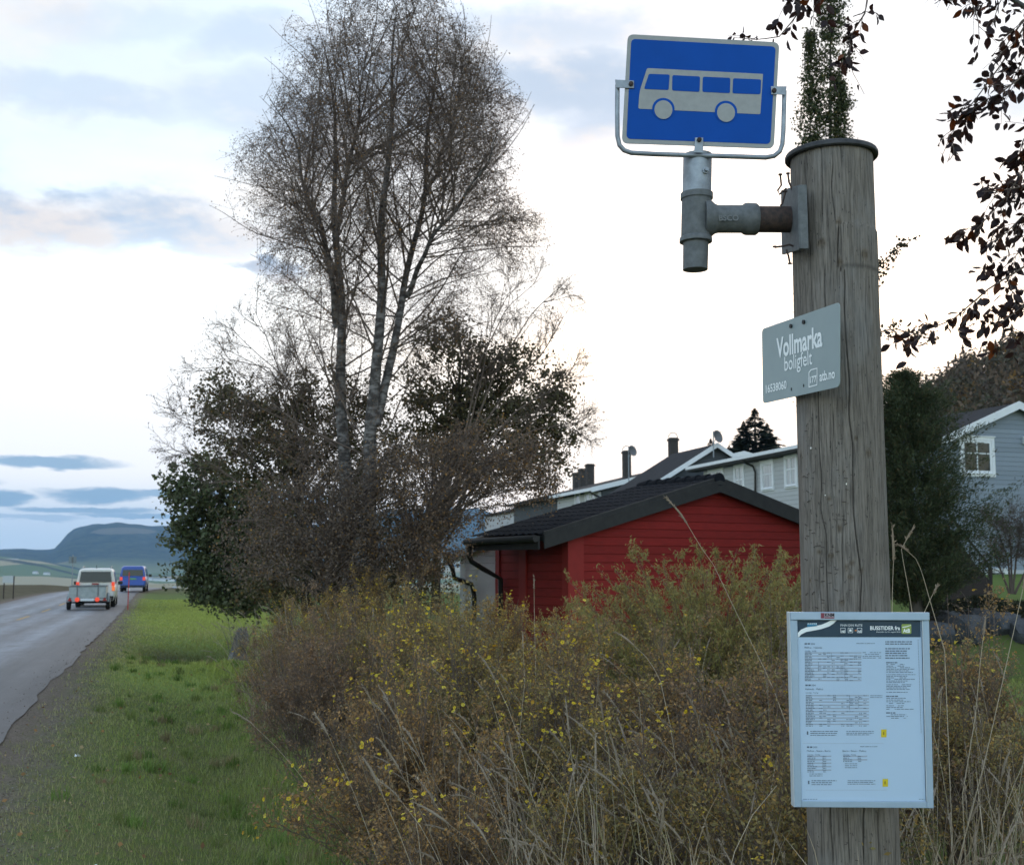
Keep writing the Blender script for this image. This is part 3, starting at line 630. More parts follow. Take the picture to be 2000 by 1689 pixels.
# ------------------------------------------------------------------ timetable case
CY = 3.80; cp = Plane((1.0, CY, 1.1), (1, 0, 0))
def zz3(x, y): return 1520 + x / 3.927, 1170 + y / 3.927
def u3(x, y): return cp.uv(*zz3(x, y))
case = thing('timetable_case', 'slim aluminium timetable case with bus times poster on the post', 'notice case', cp.pt(.35, -.7, -.03))
alu = M('satin_aluminium', (.36, .46, .58), (.32, .42, .53), 12, .42, .35)
alub = M('aluminium_bright', (.60, .66, .70), rough=.38, metal=.3)
x0, y1_ = u3(92, 97); x1, _ = u3(1186, 97); _, y0_ = u3(120, 1598); w_ = x1 - x0
TLc, TRc, BRc, BLc = u3(90, 96), u3(1153, 100), u3(1190, 1600), u3(126, 1592)
def lerp(a, b, t): return (a[0] + (b[0] - a[0]) * t, a[1] + (b[1] - a[1]) * t)
def cq(a, b): return lerp(lerp(TLc, TRc, a), lerp(BLc, BRc, a), b)
def fr(name, a0, a1, b0, b1, h, th, mt, bev=.0015):
    mb = MB(); flat(mb, cp, [cq(a0, b1), cq(a1, b1), cq(a1, b0), cq(a0, b0)], h, th); return mb.build(name, mt, case, bevel=bev)
fr('back_panel', .004, .996, .003, .998, -.010, .030, alu)
fr('frame_side', 0, .05, .0425, .9995, .004, .012, alu); fr('frame_side', .952, 1.0, .0425, .9995, .004, .012, alu)
fr('frame_bottom', .0505, .9515, .967, .9995, .0035, .012, alu); fr('frame_top', 0, 1.0, 0, .041, .009, .018, alu)
fr('frame_edge', -.006, -.0005, .0, 1.0, .003, .040, alub, .001); fr('frame_edge', .9475, .9515, .0425, .966, .0065, .004, alub, .0008)
paper = M('poster_paper', (.445, .57, .715), (.43, .555, .70), 5, .55, spec=.3)
poster = fr('poster', .0505, .947, .0415, .9665, -.002, .002, paper, 0)
navy = M('poster_navy', (.018, .045, .075), rough=.5); ink = M('poster_ink', (.10, .13, .18), rough=.6); inkl = M('poster_grey', (.33, .38, .46), rough=.6); yel = M('poster_yellow', (.62, .48, .02), rough=.5)
def pq(mb, pts, h=-.0012): flat(mb, cp, [u3(*p) for p in pts], h)
mb = MB(); pq(mb, [(148, 160), (1092, 160), (1094, 290), (152, 290)]); hd = mb.build('poster_header', navy, poster)
mb = MB(); sw0 = [(152, 288), (150, 258), (175, 232), (215, 215), (270, 206), (330, 195), (372, 178), (405, 160)]; sw1 = [(158, 290), (178, 268), (215, 250), (270, 240), (330, 228), (390, 208), (425, 185), (450, 160)]
for i in range(7): pq(mb, [sw0[i], sw0[i + 1], sw1[i + 1], sw1[i]], -.0006)
mb.build('white_swoosh', lw, hd); mb = MB()
text_px(mb, cp, 'FINN DIN RUTE', zz3(478, 207), zz3(646, 207), zz3(478, 191), -.0006, .0)
mb.build('route_finder_title', lw, hd); mb = MB(); text_px(mb, cp, 'BUSSTIDER fra', zz3(706, 234), zz3(935, 234), zz3(706, 205), -.0006, .022)
mb.build('poster_title', lw, hd); mb = MB(); text_px(mb, cp, 'Rutetider fra 23. august 2010', zz3(755, 254), zz3(937, 254), zz3(755, 245), -.0006, .0)
mb.build('poster_date', lw, hd)
for x_ in (478, 535, 605):
    mb = MB()
    for a_, b_, c2_, d_ in ((0, 0, 38, 3), (0, 35, 38, 38), (0, 0, 3, 38), (35, 0, 38, 38)): pq(mb, [(x_ + a_, 219 + b_), (x_ + c2_, 219 + b_), (x_ + c2_, 219 + d_), (x_ + a_, 219 + d_)], -.0006)
    if x_ != 535: text_px(mb, cp, 'AtB', zz3(x_ + 6, 252), zz3(x_ + 33, 252), zz3(x_ + 6, 236), -.0006, .03)
    if x_ == 535: pq(mb, [(x_ + 10, 229), (x_ + 28, 229), (x_ + 28, 247), (x_ + 10, 247)], -.0006)
    mb.build('ticket_icon', lw, hd)

mb = MB(); pq(mb, [(588, 236), (602, 232), (602, 242), (588, 244)], -.0006); mb.build('orange_mark', M('poster_orange', (.7, .22, .03)), hd)
mb = MB(); flat(mb, cp, rpoly([u3(946, 190), u3(1021, 190), u3(1021, 264), u3(946, 264)], .004, 4), -.0006); lg = mb.build('logo_field', M('logo_green', (.28, .36, .08), rough=.5), hd)
mb = MB(); text_px(mb, cp, 'AtB', zz3(957, 254), zz3(1012, 254), zz3(957, 224), -.0002, .035); pq(mb, [(952, 212), (985, 206), (1018, 196), (1018, 201), (985, 212), (952, 218)], -.0002); mb.build('logo_lettering', lw, lg)
mb = MB(); pq(mb, [(222, 184), (298, 180), (297, 206), (222, 214)], -.0006); bi = mb.build('blue_bus_picture', M('poster_cyan', (.05, .22, .36)), hd)
mb = MB(); [pq(mb, [(x_, 184), (x_ + 9, 183), (x_ + 9, 190), (x_, 191)], -.0002) for x_ in range(226, 290, 15)]; mb.build('bus_picture_window', lw, bi)
prn = random.Random(3)
mb = MB(); mg = MB()
def word_line(mb_, xa, xb, y, hh=6, gap=.25, dens=1.0):
    x_ = xa
    while x_ < xb:
        ln = prn.uniform(8, 34); e_ = min(x_ + ln, xb)
        if prn.random() < dens: pq(mb_, [(x_, y + hh / 2), (e_, y + hh / 2), (e_, y - hh / 2), (x_, y - hh / 2)], -.0012)
        x_ = e_ + prn.uniform(3, 6)
for t_, ya in (('504', 346), ('504', 664), ('505', 1138)):
    xo = 0 if ya < 500 else (6 if ya < 900 else 18)
    for k_ in (0, 23): pq(mb, [(203 + xo + k_, ya), (221 + xo + k_, ya), (221 + xo + k_, ya - 11), (203 + xo + k_, ya - 11)], -.0012)
    text_px(mb, cp, t_, zz3(250 + xo, ya + 2), zz3(281 + xo, ya + 2), zz3(250 + xo, ya - 12), -.0012, .0)
for s_, xa, xb, ya in (('Melhus - Hølonda', 203, 338, 376), ('Hølonda - Melhus', 209, 346, 694), ('Melhus - Skaun - Børsa', 221, 402, 1168), ('Børsa - Skaun - Melhus', 495, 676, 1168)): text_px(mb, cp, s_, zz3(xa, ya), zz3(xb, ya), zz3(xa, ya - 13), -.0012, .0)
for xa, xb, ya in ((205, 292, 400), (211, 308, 720), (224, 322, 1195), (498, 597, 1195)): text_px(mb, cp, 'mandag - fredag', zz3(xa, ya), zz3(xb, ya), zz3(xa, ya - 9), -.0012, .0)
def table(xa, xb, ya, yb, rows, cols, fill):
    for i in range(rows):
        y = ya + (yb - ya) * i / (rows - 1)
        if i % 2 == 0: flat(mg, cp, [u3(xa, y + 4.5), u3(xb, y + 4.5), u3(xb, y - 4.5), u3(xa, y - 4.5)], -.0016)
        word_line(mb, xa, xa + prn.uniform(40, 74), y, 5)
        for cx_ in cols:
            if prn.random() < fill: word_line(mb, cx_, cx_ + 24, y, 4.5)
table(205, 640, 410, 622, 19, [308, 345, 376, 410, 448, 478, 512, 548, 580, 612], .38)
table(212, 697, 738, 970, 20, [316, 346, 378, 420, 484, 524, 553, 588, 620, 654], .42)
table(224, 408, 1203, 1322, 10, [345], .9); table(498, 684, 1203, 1243, 4, [614], .9)
for x_, a_, b_ in ((407, 412, 462), (308, 478, 552), (510, 455, 610), (548, 738, 850), (617, 738, 835), (342, 1203, 1312), (612, 1203, 1232)): pq(mb, [(x_, b_), (x_ + 2, b_), (x_ + 2, a_), (x_, a_)], -.0012)
for y in (408, 422, 436, 449): word_line(mb, 648, 790, y, 4, dens=.8)
for y in (738, 752): word_line(mb, 705, 800, y, 4)
word_line(mb, 600, 745, 338, 4); word_line(mb, 630, 762, 1129, 4)
for y in (325, 342, 378, 396, 413, 431, 450): word_line(mb, 822, prn.uniform(985, 1035), y, 8)
for y in (485, 743, 870): word_line(mb, 828, prn.uniform(890, 930), y, 8)
for y in list(range(499, 566, 12)) + list(range(577, 645, 12)) + list(range(654, 692, 12)) + [712] + [758, 771, 784, 797, 815, 828, 842, 884, 897, 911]: word_line(mb, 830, prn.uniform(960, 1055), y, 4.5, dens=.92)
for yb_ in (1012, 1390):
    xo = 0 if yb_ < 1200 else 9
    for j_ in range(3): word_line(mb, 247 + xo, prn.uniform(400, 480), yb_ + j_ * 15, 5.5 if j_ < 2 else 5); word_line(mb, 524 + xo, prn.uniform(700, 762), yb_ + j_ * 13, 4.5)
    pq(mb, [(220 + xo, yb_ + 26), (231 + xo, yb_ + 26), (231 + xo, yb_), (220 + xo, yb_)], -.0012)
for y in (1338, 1353): word_line(mb, 240, 340, y, 4.5)
for y in (1260, 1275, 1290): word_line(mb, 512, 606, y, 4.5)
for j_ in range(60): pq(mb, [(1072 + j_ * .4, 318 + j_ * 12), (1075 + j_ * .4, 318 + j_ * 12), (1075 + j_ * .4, 310 + j_ * 12), (1072 + j_ * .4, 310 + j_ * 12)], -.0012)
for ya_, x_ in ((1105, 190), (1462, 215)): pq(mg, [(x_, ya_ + 1), (x_ + 620, ya_ + 1), (x_ + 620, ya_ - 1), (x_, ya_ - 1)], -.0016)
word_line(mb, 190, 300, 1532, 3.5); word_line(mb, 1080, 1128, 1532, 3.5)
mb.build('poster_print', ink, poster); mg.build('table_shading', inkl, poster)
for x_, y_ in ((790, 997), (801, 1376)):
    mb = MB(); pq(mb, [(x_, y_ + 60), (x_ + 42, y_ + 60), (x_ + 42, y_), (x_, y_)], -.0012); o = mb.build('yellow_field', yel, poster)
    mb = MB(); pq(mb, [(x_ + 14, y_ + 42), (x_ + 24, y_ + 42), (x_ + 24, y_ + 18), (x_ + 14, y_ + 18)], -.0008); mb.build('yellow_field_print', M('poster_ochre', (.30, .22, .02)), o)
stp_ = Plane((1, CY - .0093, 1), (1, 0, 0)); mb = MB(); flat(mb, stp_, [stp_.uv(*zz3(a, b)) for a, b in ((325, 147), (432, 148), (432, 103), (325, 102))], 0)
stk = mb.build('maker_sticker', M('sticker_mauve', (.33, .28, .32), rough=.4), case)
mb = MB(); text_px(mb, stp_, 'KNM', zz3(358, 132), zz3(430, 132), zz3(358, 107), .0006, .02); mb.build('sticker_lettering', M('sticker_black', (.015, .015, .02)), stk)
mb = MB(); flat(mb, stp_, [stp_.uv(*zz3(a, b)) for a, b in ((328, 145), (352, 145), (352, 106), (328, 106))], .0006); flat(mb, stp_, [stp_.uv(*zz3(a, b)) for a, b in ((356, 146), (430, 146), (430, 138), (356, 138))], .0006); mb.build('sticker_mark', M('sticker_red', (.22, .05, .07)), stk)
m, nt, out = newmat('clear_acrylic'); tr = nd(nt, 'ShaderNodeBsdfTransparent'); gl = nd(nt, 'ShaderNodeBsdfGlossy'); gl.inputs['Roughness'].default_value = .03; fz = nd(nt, 'ShaderNodeFresnel'); fz.inputs[0].default_value = 1.3
mx = nd(nt, 'ShaderNodeMixShader'); nt.links.new(fz.outputs[0], mx.inputs[0]); nt.links.new(tr.outputs[0], mx.inputs[1]); nt.links.new(gl.outputs[0], mx.inputs[2]); nt.links.new(mx.outputs[0], out.inputs[0])
mb = MB(); flat(mb, cp, [cq(.0505, .9665), cq(.947, .9665), cq(.947, .042), cq(.0505, .042)], .0012); mb.build('acrylic_pane', m, case)
# ------------------------------------------------------------------ buildings
def H3(v, z=None): return Vector((v[0], v[1], v[2] if z is None else z))
def dirn(x, y): return Vector((x, y, 0)).normalized()
red = cladding('red_boards', (.24, .015, .013), .15, (.19, .013, .011), dark=.72)
black_t = M('black_tile', (.011, .012, .015), (.017, .018, .022), 3, .85, bump=.2, bd=.004, spec=.06)
black_w = M('black_board', (.020, .019, .019), (.030, .029, .028), 6, .7)
white_w = M('white_paint', (.72, .74, .76), (.66, .68, .71), 3, .5)
glassm, nt, out = newmat('window_glass'); principled(nt, out, (.012, .016, .02), .04, spec=.4)
curt, nt, out = newmat('curtained_glass'); principled(nt, out, ramp_(nt, noise_(nt, mapping_(nt, pos_(nt), (9, 9, .3)), 1.6, 3), [(.4, (.22, .24, .25)), (.6, (.5, .52, .52))]), .12, spec=.9)
gutm = M('black_plastic', (.012, .012, .013), rough=.35)
def slab(mb, a, b, c, d, th):   # quad a,b,c,d thickened downward along its normal
    n = (b - a).cross(d - a).normalized()
    if n.z < 0: n.negate()
    mb.prism([a, b, c, d], -n * th)
def board(mb, p, q, hgt, th, out):  # upright board from p to q hanging down by hgt, thick th along out
    mb.prism([p, q, q - Vector((0, 0, hgt)), p - Vector((0, 0, hgt))], Vector(out) * th)
def pantiles(mb, o, along, slope, L, W, pitch=.21, course=.34, amp=.028):
    along = along.normalized(); sl_ = slope.normalized(); n = along.cross(sl_).normalized()
    if n.z < 0: n.negate()
    nu = int(L / pitch * 8) + 1; nv = int(W / course)
    vs_ = []; fs = []
    for j in range(nv):
        for e in (0, 1):
            v = (j + e) * W / nv
            for i in range(nu):
                u = i * L / (nu - 1); h = amp * abs(math.sin(PI * u / pitch)) ** .7 + (.0 if e else .008)
                vs_.append(o + along * u + sl_ * v + n * (h + .012))
    for r_ in range(2 * nv - 1):
        for i in range(nu - 1): fs.append((r_ * nu + i, r_ * nu + i + 1, (r_ + 1) * nu + i + 1, (r_ + 1) * nu + i))
    mb.add(vs_, fs)
# --- red shed: gable toward us, eave side to the left
E = dirn(-.52, .853); Mm = dirn(.853, .52); O = P(1060, 1046, 20)
def solve_w(px, o=O):
    k = 0; a = (px - 1000) / F
    for _ in range(8):   # x/(camera depth) = a on the level line o + k*Mm, ignoring small pitch terms
        p = o + Mm * k; zc = p.y * CT + (p.z - 1.6) * ST; k += (a * zc - p.x) / (Mm.x - a * Mm.y * CT)
    return k
wS = solve_w(1405) ; ap = O + Mm * wS; apz = P(1405, 938, ap.y).z
shed = thing('red_shed', 'long low red wooden shed with black tiled roof behind the yellow-flowered shrubs', 'shed', (ap.x, ap.y, 0))
LEN = 2.4; ov = .14; rise = apz - O.z; AP = H3(ap, apz); OR = O + Mm * 2 * wS
def under(k):   # roof underside height at distance k along the gable
    return O.z + rise * (1 - abs(k - wS) / wS) - .10
mb = MB(); kl, kr = .62, 2 * wS - .5; g0 = E * ov; zb = -.35
gp_ = [H3(O + Mm * kl + g0, zb), H3(O + Mm * kr + g0, zb), H3(O + Mm * kr + g0, under(kr)), H3(AP + g0, under(wS)), H3(O + Mm * kl + g0, under(kl))]
mb.prism(gp_, E * 2.45); wall = mb.build('wall', red, shed)
mb = MB()
for k0, dd in ((kl - .03, 0), (kl + .0, 0)): pass
c0 = O + Mm * (kl) + g0
mb.obox(H3(c0 - E * .03 - Mm * .03, zb), Mm * .33, E * .028, (0, 0, under(kl) - zb - .02)); mb.obox(H3(c0 - Mm * .03, zb), -Mm * .0 + E * .16, Mm * .028, (0, 0, under(kl) - zb - .06))
mb.obox(H3(c0 - Mm * .03 + E * 1.35, zb), E * .24, Mm * .028, (0, 0, under(kl) - zb - .06)); mb.obox(H3(c0 - Mm * .03 + E * 2.3, zb), E * .14, Mm * .028, (0, 0, under(kl) - zb - .06))
mb.build('corner_board', M('red_trim', (.27, .018, .014), (.23, .015, .012), 5, .7), shed)
mb = MB()
for sgn in (0, 1):
    a = O if sgn == 0 else OR; slab(mb, a, AP, AP + E * LEN, a + E * LEN, .09)
roof = mb.build('roof', black_w, shed)
mb = MB(); pantiles(mb, O - Mm * .05, E, AP - O, LEN, (AP - O).length + .03); pantiles(mb, OR + Mm * .05, E, AP - OR, LEN, (AP - OR).length + .03); mb.build('roof_tiles', black_t, roof)
mb = MB(); nrid = 8
for i in range(nrid):
    a = AP + E * (i * LEN / nrid - .05); b = AP + E * ((i + 1) * LEN / nrid)
    mb.tube([a + Vector((0, 0, .02)), b + Vector((0, 0, .0))], [.125, .10], 14)
mb.build('ridge_tiles', black_t, roof)
mb = MB(); up_ = Vector((0, 0, .07))
for a in (O, OR):
    q_ = AP - (AP - a).normalized() * 0; board(mb, a + up_ - E * .002, q_ + up_ - E * .002, .19, .035, -E); board(mb, a + up_ * .0 - E * .036 - Vector((0, 0, .0)), q_ - E * .036, .22, .02, -E * -1 * 0 + -E)
mb.build('bargeboard', black_w, shed)
mb = MB(); board(mb, O - Mm * .06 + Vector((0, 0, .0)) - E * .0, O - Mm * .06 + E * LEN, .23, .03, -Mm); mb.tube([O - Mm * .15 + Vector((0, 0, -.05)) - E * .02, O - Mm * .15 + E * (LEN + .02) + Vector((0, 0, -.07))], .06, 12); mb.build('gutter', black_w, shed)
gpt = O - Mm * .15 + E * (LEN - .12)
mb = MB(); mb.tube([gpt + Vector((0, 0, -.08)), gpt + Vector((0, 0, -.30)), gpt + Mm * .05 + Vector((0, 0, -.42)), gpt + Mm * .30 + Vector((0, 0, -.56)), gpt + Mm * .68 + Vector((0, 0, -.75)), gpt + Mm * .70 + Vector((0, 0, -2.2))], .05, 10); mb.build('downpipe', gutm, shed, smooth=True)
# --- white shed behind it
whw = cladding('white_boards', (.78, .79, .80), .15, (.72, .73, .75), dark=.8)
Es, Ms = E, Mm; E, Mm = dirn(.02, 1), dirn(1, -.02)
W0 = P(872, 1088, 24.0); Wp = W0 + Mm * solve_w(1105, W0); wz = P(1105, 1003, Wp.y).z; WL = 5.0; WA = H3(Wp, wz)
ws = thing('white_shed', 'white boarded garage with pale roof, half hidden behind the red shed', 'shed', (Wp.x, Wp.y, 0))
kw = (Wp - W0).length
def wund(k): return W0.z + (wz - W0.z) * (1 - abs(k - kw) / kw) - .07
kl2 = .28; mb = MB(); mb.prism([H3(W0 + Mm * kl2 + E * .3, -.4), H3(W0 + Mm * (2 * kw - .3) + E * .3, -.4), H3(W0 + Mm * (2 * kw - .3) + E * .3, wund(2 * kw - .3)), H3(WA + E * .3, wund(kw)), H3(W0 + Mm * kl2 + E * .3, wund(kl2))], E * (WL - .6)); mb.build('wall', whw, ws)
mb = MB(); WR = W0 + Mm * 2 * kw; palr = M('pale_roof', (.34, .35, .37), (.28, .29, .31), 3, .5)
slab(mb, W0, WA, WA + E * WL, W0 + E * WL, .07); slab(mb, WR, WA, WA + E * WL, WR + E * WL, .07); mb.build('roof', palr, ws)
mb = MB(); board(mb, W0 + Vector((0, 0, .03)), WA + Vector((0, 0, .03)), .12, .03, -E); board(mb, WR + Vector((0, 0, .03)), WA + Vector((0, 0, .03)), .12, .03, -E); mb.build('bargeboard', M('grey_board', (.30, .31, .33)), ws)
d0 = W0 + Mm * .62 + E * .27; mb = MB(); mb.obox(H3(d0, -.3), Mm * 1.25, -E * .03, (0, 0, W0.z + .12)); dr = mb.build('door', M('white_door', (.78, .79, .80), (.72, .73, .75), 4, .5), ws)
for i in range(5): mb = MB(); mb.obox(H3(d0 + Mm * .52 - E * .035, .1 + i * .36), Mm * .13, -E * .012, (0, 0, .035)); mb.build('hinge', gutm, dr)
mb = MB(); mb.obox(H3(W0 + Mm * .26 + E * .29, -.4), Mm * .11, -E * .03, (0, 0, W0.z + .30)); mb.build('corner_board', white_w, ws)
g_ = H3(W0 + Mm * .0 - E * .05, W0.z - .02); mb = MB(); mb.tube([g_ + Vector((0, 0, .02)), g_ + Mm * .12 + Vector((0, 0, -.18)), g_ + Mm * .16 + E * .1 + Vector((0, 0, -.40)), g_ + Mm * .50 + E * .2 + Vector((0, 0, -.52)), g_ + Mm * .56 + E * .22 + Vector((0, 0, -.75)), g_ + Mm * .56 + E * .22 + Vector((0, 0, -1.9))], .05, 10); mb.build('downpipe', gutm, ws, smooth=True)
E, Mm = Es, Ms
# --- windows
def window(par, o, u, nrm, w_, h_, cols=2, split=.38, fw=.09, tr_=.10, gm=None, name='window'):
    """o = lower left corner of the pane opening on the wall plane, u along the wall, nrm outward"""
    u = u.normalized(); nrm = nrm.normalized(); z = Vector((0, 0, 1)); mb = MB(); e = nrm * .045
    def bar(a, b, c, d, t): mb.obox(o + u * a + z * c + nrm * .002, u * (b - a), z * (d - c), nrm * t)
    bar(-fw - tr_, -fw, -fw - tr_, h_ + fw + tr_, .05); bar(w_ + fw, w_ + fw + tr_, -fw - tr_, h_ + fw + tr_, .05); bar(-fw, w_ + fw, h_ + fw, h_ + fw + tr_, .05); bar(-fw, w_ + fw, -fw - tr_, -fw, .05)
    bar(-fw - tr_ - .04, w_ + fw + tr_ + .04, h_ + fw + tr_ + .002, h_ + fw + tr_ + .04, .09)
    tm = mb.build(name, white_w, par)
    mb = MB(); bar(-fw + .004, 0, -fw + .004, h_ + fw - .004, .04); bar(w_, w_ + fw - .004, -fw + .004, h_ + fw - .004, .04); bar(0, w_, h_, h_ + fw - .004, .04); bar(0, w_, -fw + .004, 0, .04)
    for i in range(1, cols): bar(w_ * i / cols - .022, w_ * i / cols + .022, 0, h_, .035)
    if split:
        for i in range(cols): bar(w_ * i / cols + (.024 if i else 0), w_ * (i + 1) / cols - (.024 if i < cols - 1 else 0), h_ * (1 - split) - .022, h_ * (1 - split) + .022, .033)
    mb.build('frame', white_w, tm)
    mb = MB(); mb.obox(o + nrm * .004, u * w_, z * h_, nrm * .008); mb.build('pane', gm or glassm, tm)
    mb = MB(); mb.obox(o + u * (-fw) + z * (-fw - .035) + nrm * .054, u * (w_ + 2 * fw), z * .03, nrm * .05); mb.build('sill', white_w, tm)
    return tm
greyw = cladding('grey_boards', (.46, .465, .475), .19, (.42, .43, .44), dark=.62); shadew = cladding('shaded_grey_boards', (.070, .078, .088), .19, (.064, .070, .08), dark=.6)  # second set: grey boards darkened to paint shade on the gable walls
roofm = M('dark_roof_felt', (.018, .020, .024), (.026, .028, .033), 2.5, .85, bump=.15, bd=.01, spec=.12)
T = dirn(-.256, .966); Q = dirn(.966, .256); S = 1.6
def TP(px, py, d): return P(px, py, d * S)
# unit A: nearest house of the terrace, first-floor front with low eave
eA = TP(1340, 913, 37.1); ez = eA.z; A0 = eA - T * 14.2; A0.z = ez; depthA = 3.2; iN = .55
hA = thing('terrace_house', 'pale grey row house with white windows directly behind the red shed roof', 'house', H3(eA - T * 9, 0), 'row houses on the slope')
mb = MB(); a = A0 + Q * iN; b = eA + Q * iN - T * .9; mb.prism([H3(a, .2), H3(b, .2), H3(b, ez - .28), H3(a, ez - .28)], Q * 5.4); mb.build('wall', greyw, hA)
mb = MB(); c_ = Q * depthA + Vector((0, 0, .62)); slab(mb, A0, eA, eA + c_, A0 + c_, .14); c2_ = c_ + Q * 3.2 + Vector((0, 0, -.6)); slab(mb, A0 + c_, eA + c_, eA + c2_, A0 + c2_, .13); mb.build('roof', roofm, hA)
mb = MB(); board(mb, A0 + Vector((0, 0, .02)), eA + Vector((0, 0, .02)), .15, .04, -Q); mb.build('fascia', white_w, hA)
mb = MB(); slab(mb, A0 + Q * .01 + Vector((0, 0, -.16)), eA + Q * .01 + Vector((0, 0, -.16)), eA + Q * .56 + Vector((0, 0, -.20)), A0 + Q * .56 + Vector((0, 0, -.20)), .05); mb.build('soffit', black_w, hA)
def onwall(px, py, base, nrm, bdir):   # hit of a pixel ray with the vertical wall plane through base
    d = ray(px, py); t = (base - EYE).dot(nrm) / d.dot(nrm); return EYE + d * t
for x0, x1, yt, yb, n_ in ((1386, 1412, 919, 975, 2), (1437, 1452, 912, 968, 2), (1490, 1509, 906, 950, 1), (1536, 1555, 893, 944, 2)):
    o = onwall(x1, yb, a, Q, T); o2 = onwall(x0, yt, a, Q, T); window(hA, o, T, -Q, (o2 - o).dot(T), abs(onwall(x1, yt, a, Q, T).z - o.z), n_, .42, .07, .10, curt)
mb = MB(); pp = [onwall(*p, a - Q * .45 * w__, Q, T) for p, w__ in (((1449, 893), 1), ((1453, 903), 1), ((1470, 910), .25), ((1475, 922), .22), ((1475, 985), .2))]; mb.tube(pp, .05, 8); mb.build('downpipe', gutm, hA)
# unit B: gable with white barge boards rising behind A's eave
Eb = TP(1258, 957, 37.9); Ab = TP(1401, 866, 38.55); q_ = (H3(Ab, 0) - H3(Eb, 0)).dot(Q); Ab = Eb + Q * q_ + Vector((0, 0, TP(1401, 866, (Eb + Q * q_).y / S).z - Eb.z))
hB = thing('terrace_house', 'shaded grey row house with white gable boards meeting in a small peak', 'house', H3(Ab, 0), 'row houses on the slope')
def gable_house(h, El, Ap, Len, wallm, iN=.35, zb=.3, base_in=.3, chim=(), bargew=.26):
    El, Ap = Vector(El), Vector(Ap); hw = (H3(Ap, 0) - H3(El, 0)).length; Er = El + Q * 2 * hw
    mb = MB(); ri = Ap.z - El.z
    def zu(k): return El.z + ri * (1 - abs(k - hw) / hw) - .14
    b0 = El + T * base_in
    mb.prism([H3(b0 + Q * iN, zb), H3(b0 + Q * (2 * hw - iN), zb), H3(b0 + Q * (2 * hw - iN), zu(2 * hw - iN)), H3(b0 + Q * hw, zu(hw)), H3(b0 + Q * iN, zu(iN))], T * (Len - 2 * base_in)); mb.build('wall', wallm, h)
    mb = MB(); slab(mb, El, Ap, Ap + T * Len, El + T * Len, .13); slab(mb, Er, Ap, Ap + T * Len, Er + T * Len, .13); rf = mb.build('roof', roofm, h)
    mb = MB(); u_ = Vector((0, 0, .05)); board(mb, El + u_, Ap + u_, bargew, .05, -T); board(mb, Er + u_, Ap + u_, bargew, .05, -T); mb.build('bargeboard', white_w, h)
    return rf
def chimney(rf, px, pt, pb, d, w_=.52, cowl=True, wside=False):
    c_ = TP(px, pb, d); tp = TP(px, pt, d).z; mb = MB(); mb.box((c_.x, c_.y, (tp + c_.z - .8) / 2), (w_, w_, tp - c_.z + .8), math.atan2(T.y, T.x)); mb.box((c_.x, c_.y, tp - .14), (w_ + .12, w_ + .12, .12), math.atan2(T.y, T.x))
    ch = mb.build('chimney', M('chimney_brick', (.035, .030, .028), (.055, .048, .043), 12, .85), rf)
    if cowl:
        mb = MB(); mb.tube([(c_.x + .3 * math.cos(t_) , c_.y, tp + .0 + .35 * math.sin(t_)) for t_ in np.linspace(.1, PI - .1, 9)], .025, 6); mb.build('cowl', steel_d, ch)
rfB = gable_house(hB, Eb, Ab, 6.2, shadew)
o = TP(1338, 950, 38.3); window(hB, onwall(1320, 951, Eb + T * .3, T, Q), Q, -T, .9, .28, 1, 0, .05, .06, curt)
def dish(h, px, py, d, rpx, mast_b, yaw=.9):
    c_ = TP(px, py, d); r = rpx / F * d * S; nrm = Vector((math.cos(yaw), -math.sin(yaw) * .9, .25)).normalized(); a_ = nrm.orthogonal().normalized(); b_ = nrm.cross(a_)
    mb = MB(); vs_ = [c_ - nrm * .10]; 
    for k_, rr in ((.5, .6), (.8, .3), (1, 0)):
        for j in range(20): vs_.append(c_ - nrm * (.10 - .10 * k_ * k_) + (a_ * math.cos(j * PI / 10) + b_ * math.sin(j * PI / 10)) * r * k_)
    n0 = len(vs_); vs_ += [v - nrm * .02 for v in vs_]
    fs = [(0, 1 + j, 1 + (j + 1) % 20) for j in range(20)] + [(1 + k_ * 20 + j, 1 + k_ * 20 + (j + 1) % 20, 21 + k_ * 20 + (j + 1) % 20, 21 + k_ * 20 + j) for k_ in (0, 1) for j in range(20)]
    fs += [tuple(n0 + i for i in f) for f in fs] + [(41 + j, 41 + (j + 1) % 20, n0 + 41 + (j + 1) % 20, n0 + 41 + j) for j in range(20)]
    mb.add(vs_, fs); dh = mb.build('dish', M('dish_grey', (.12, .12, .125), rough=.5), h)
    mb = MB(); mst = TP(px - rpx * .75, py + 14, d); mb.tube([TP(px - rpx * .75, py - rpx * .8, d), mst, TP(px - rpx * .7, mast_b, d)], .03, 8); mb.tube([mst, c_ - nrm * .1], .02, 6); mb.tube([c_ - b_ * r * .9, c_ + nrm * r * 1.1 - b_ * r * .3], .012, 5); mb.build('mast', steel, dh)
    return dh
dA = thing('satellite_dish', 'satellite dish on a mast over the white gable peak', 'satellite dish', TP(1398, 880, 38.2), 'satellite dishes on the row houses'); dish(dA, 1403, 852, 38.2, 13, 893)
dB = thing('satellite_dish', 'satellite dish on a tall mast beside the middle chimney', 'satellite dish', TP(1231, 950, 44.5), 'satellite dishes on the row houses'); dish(dB, 1236, 880, 44.5, 11, 945)
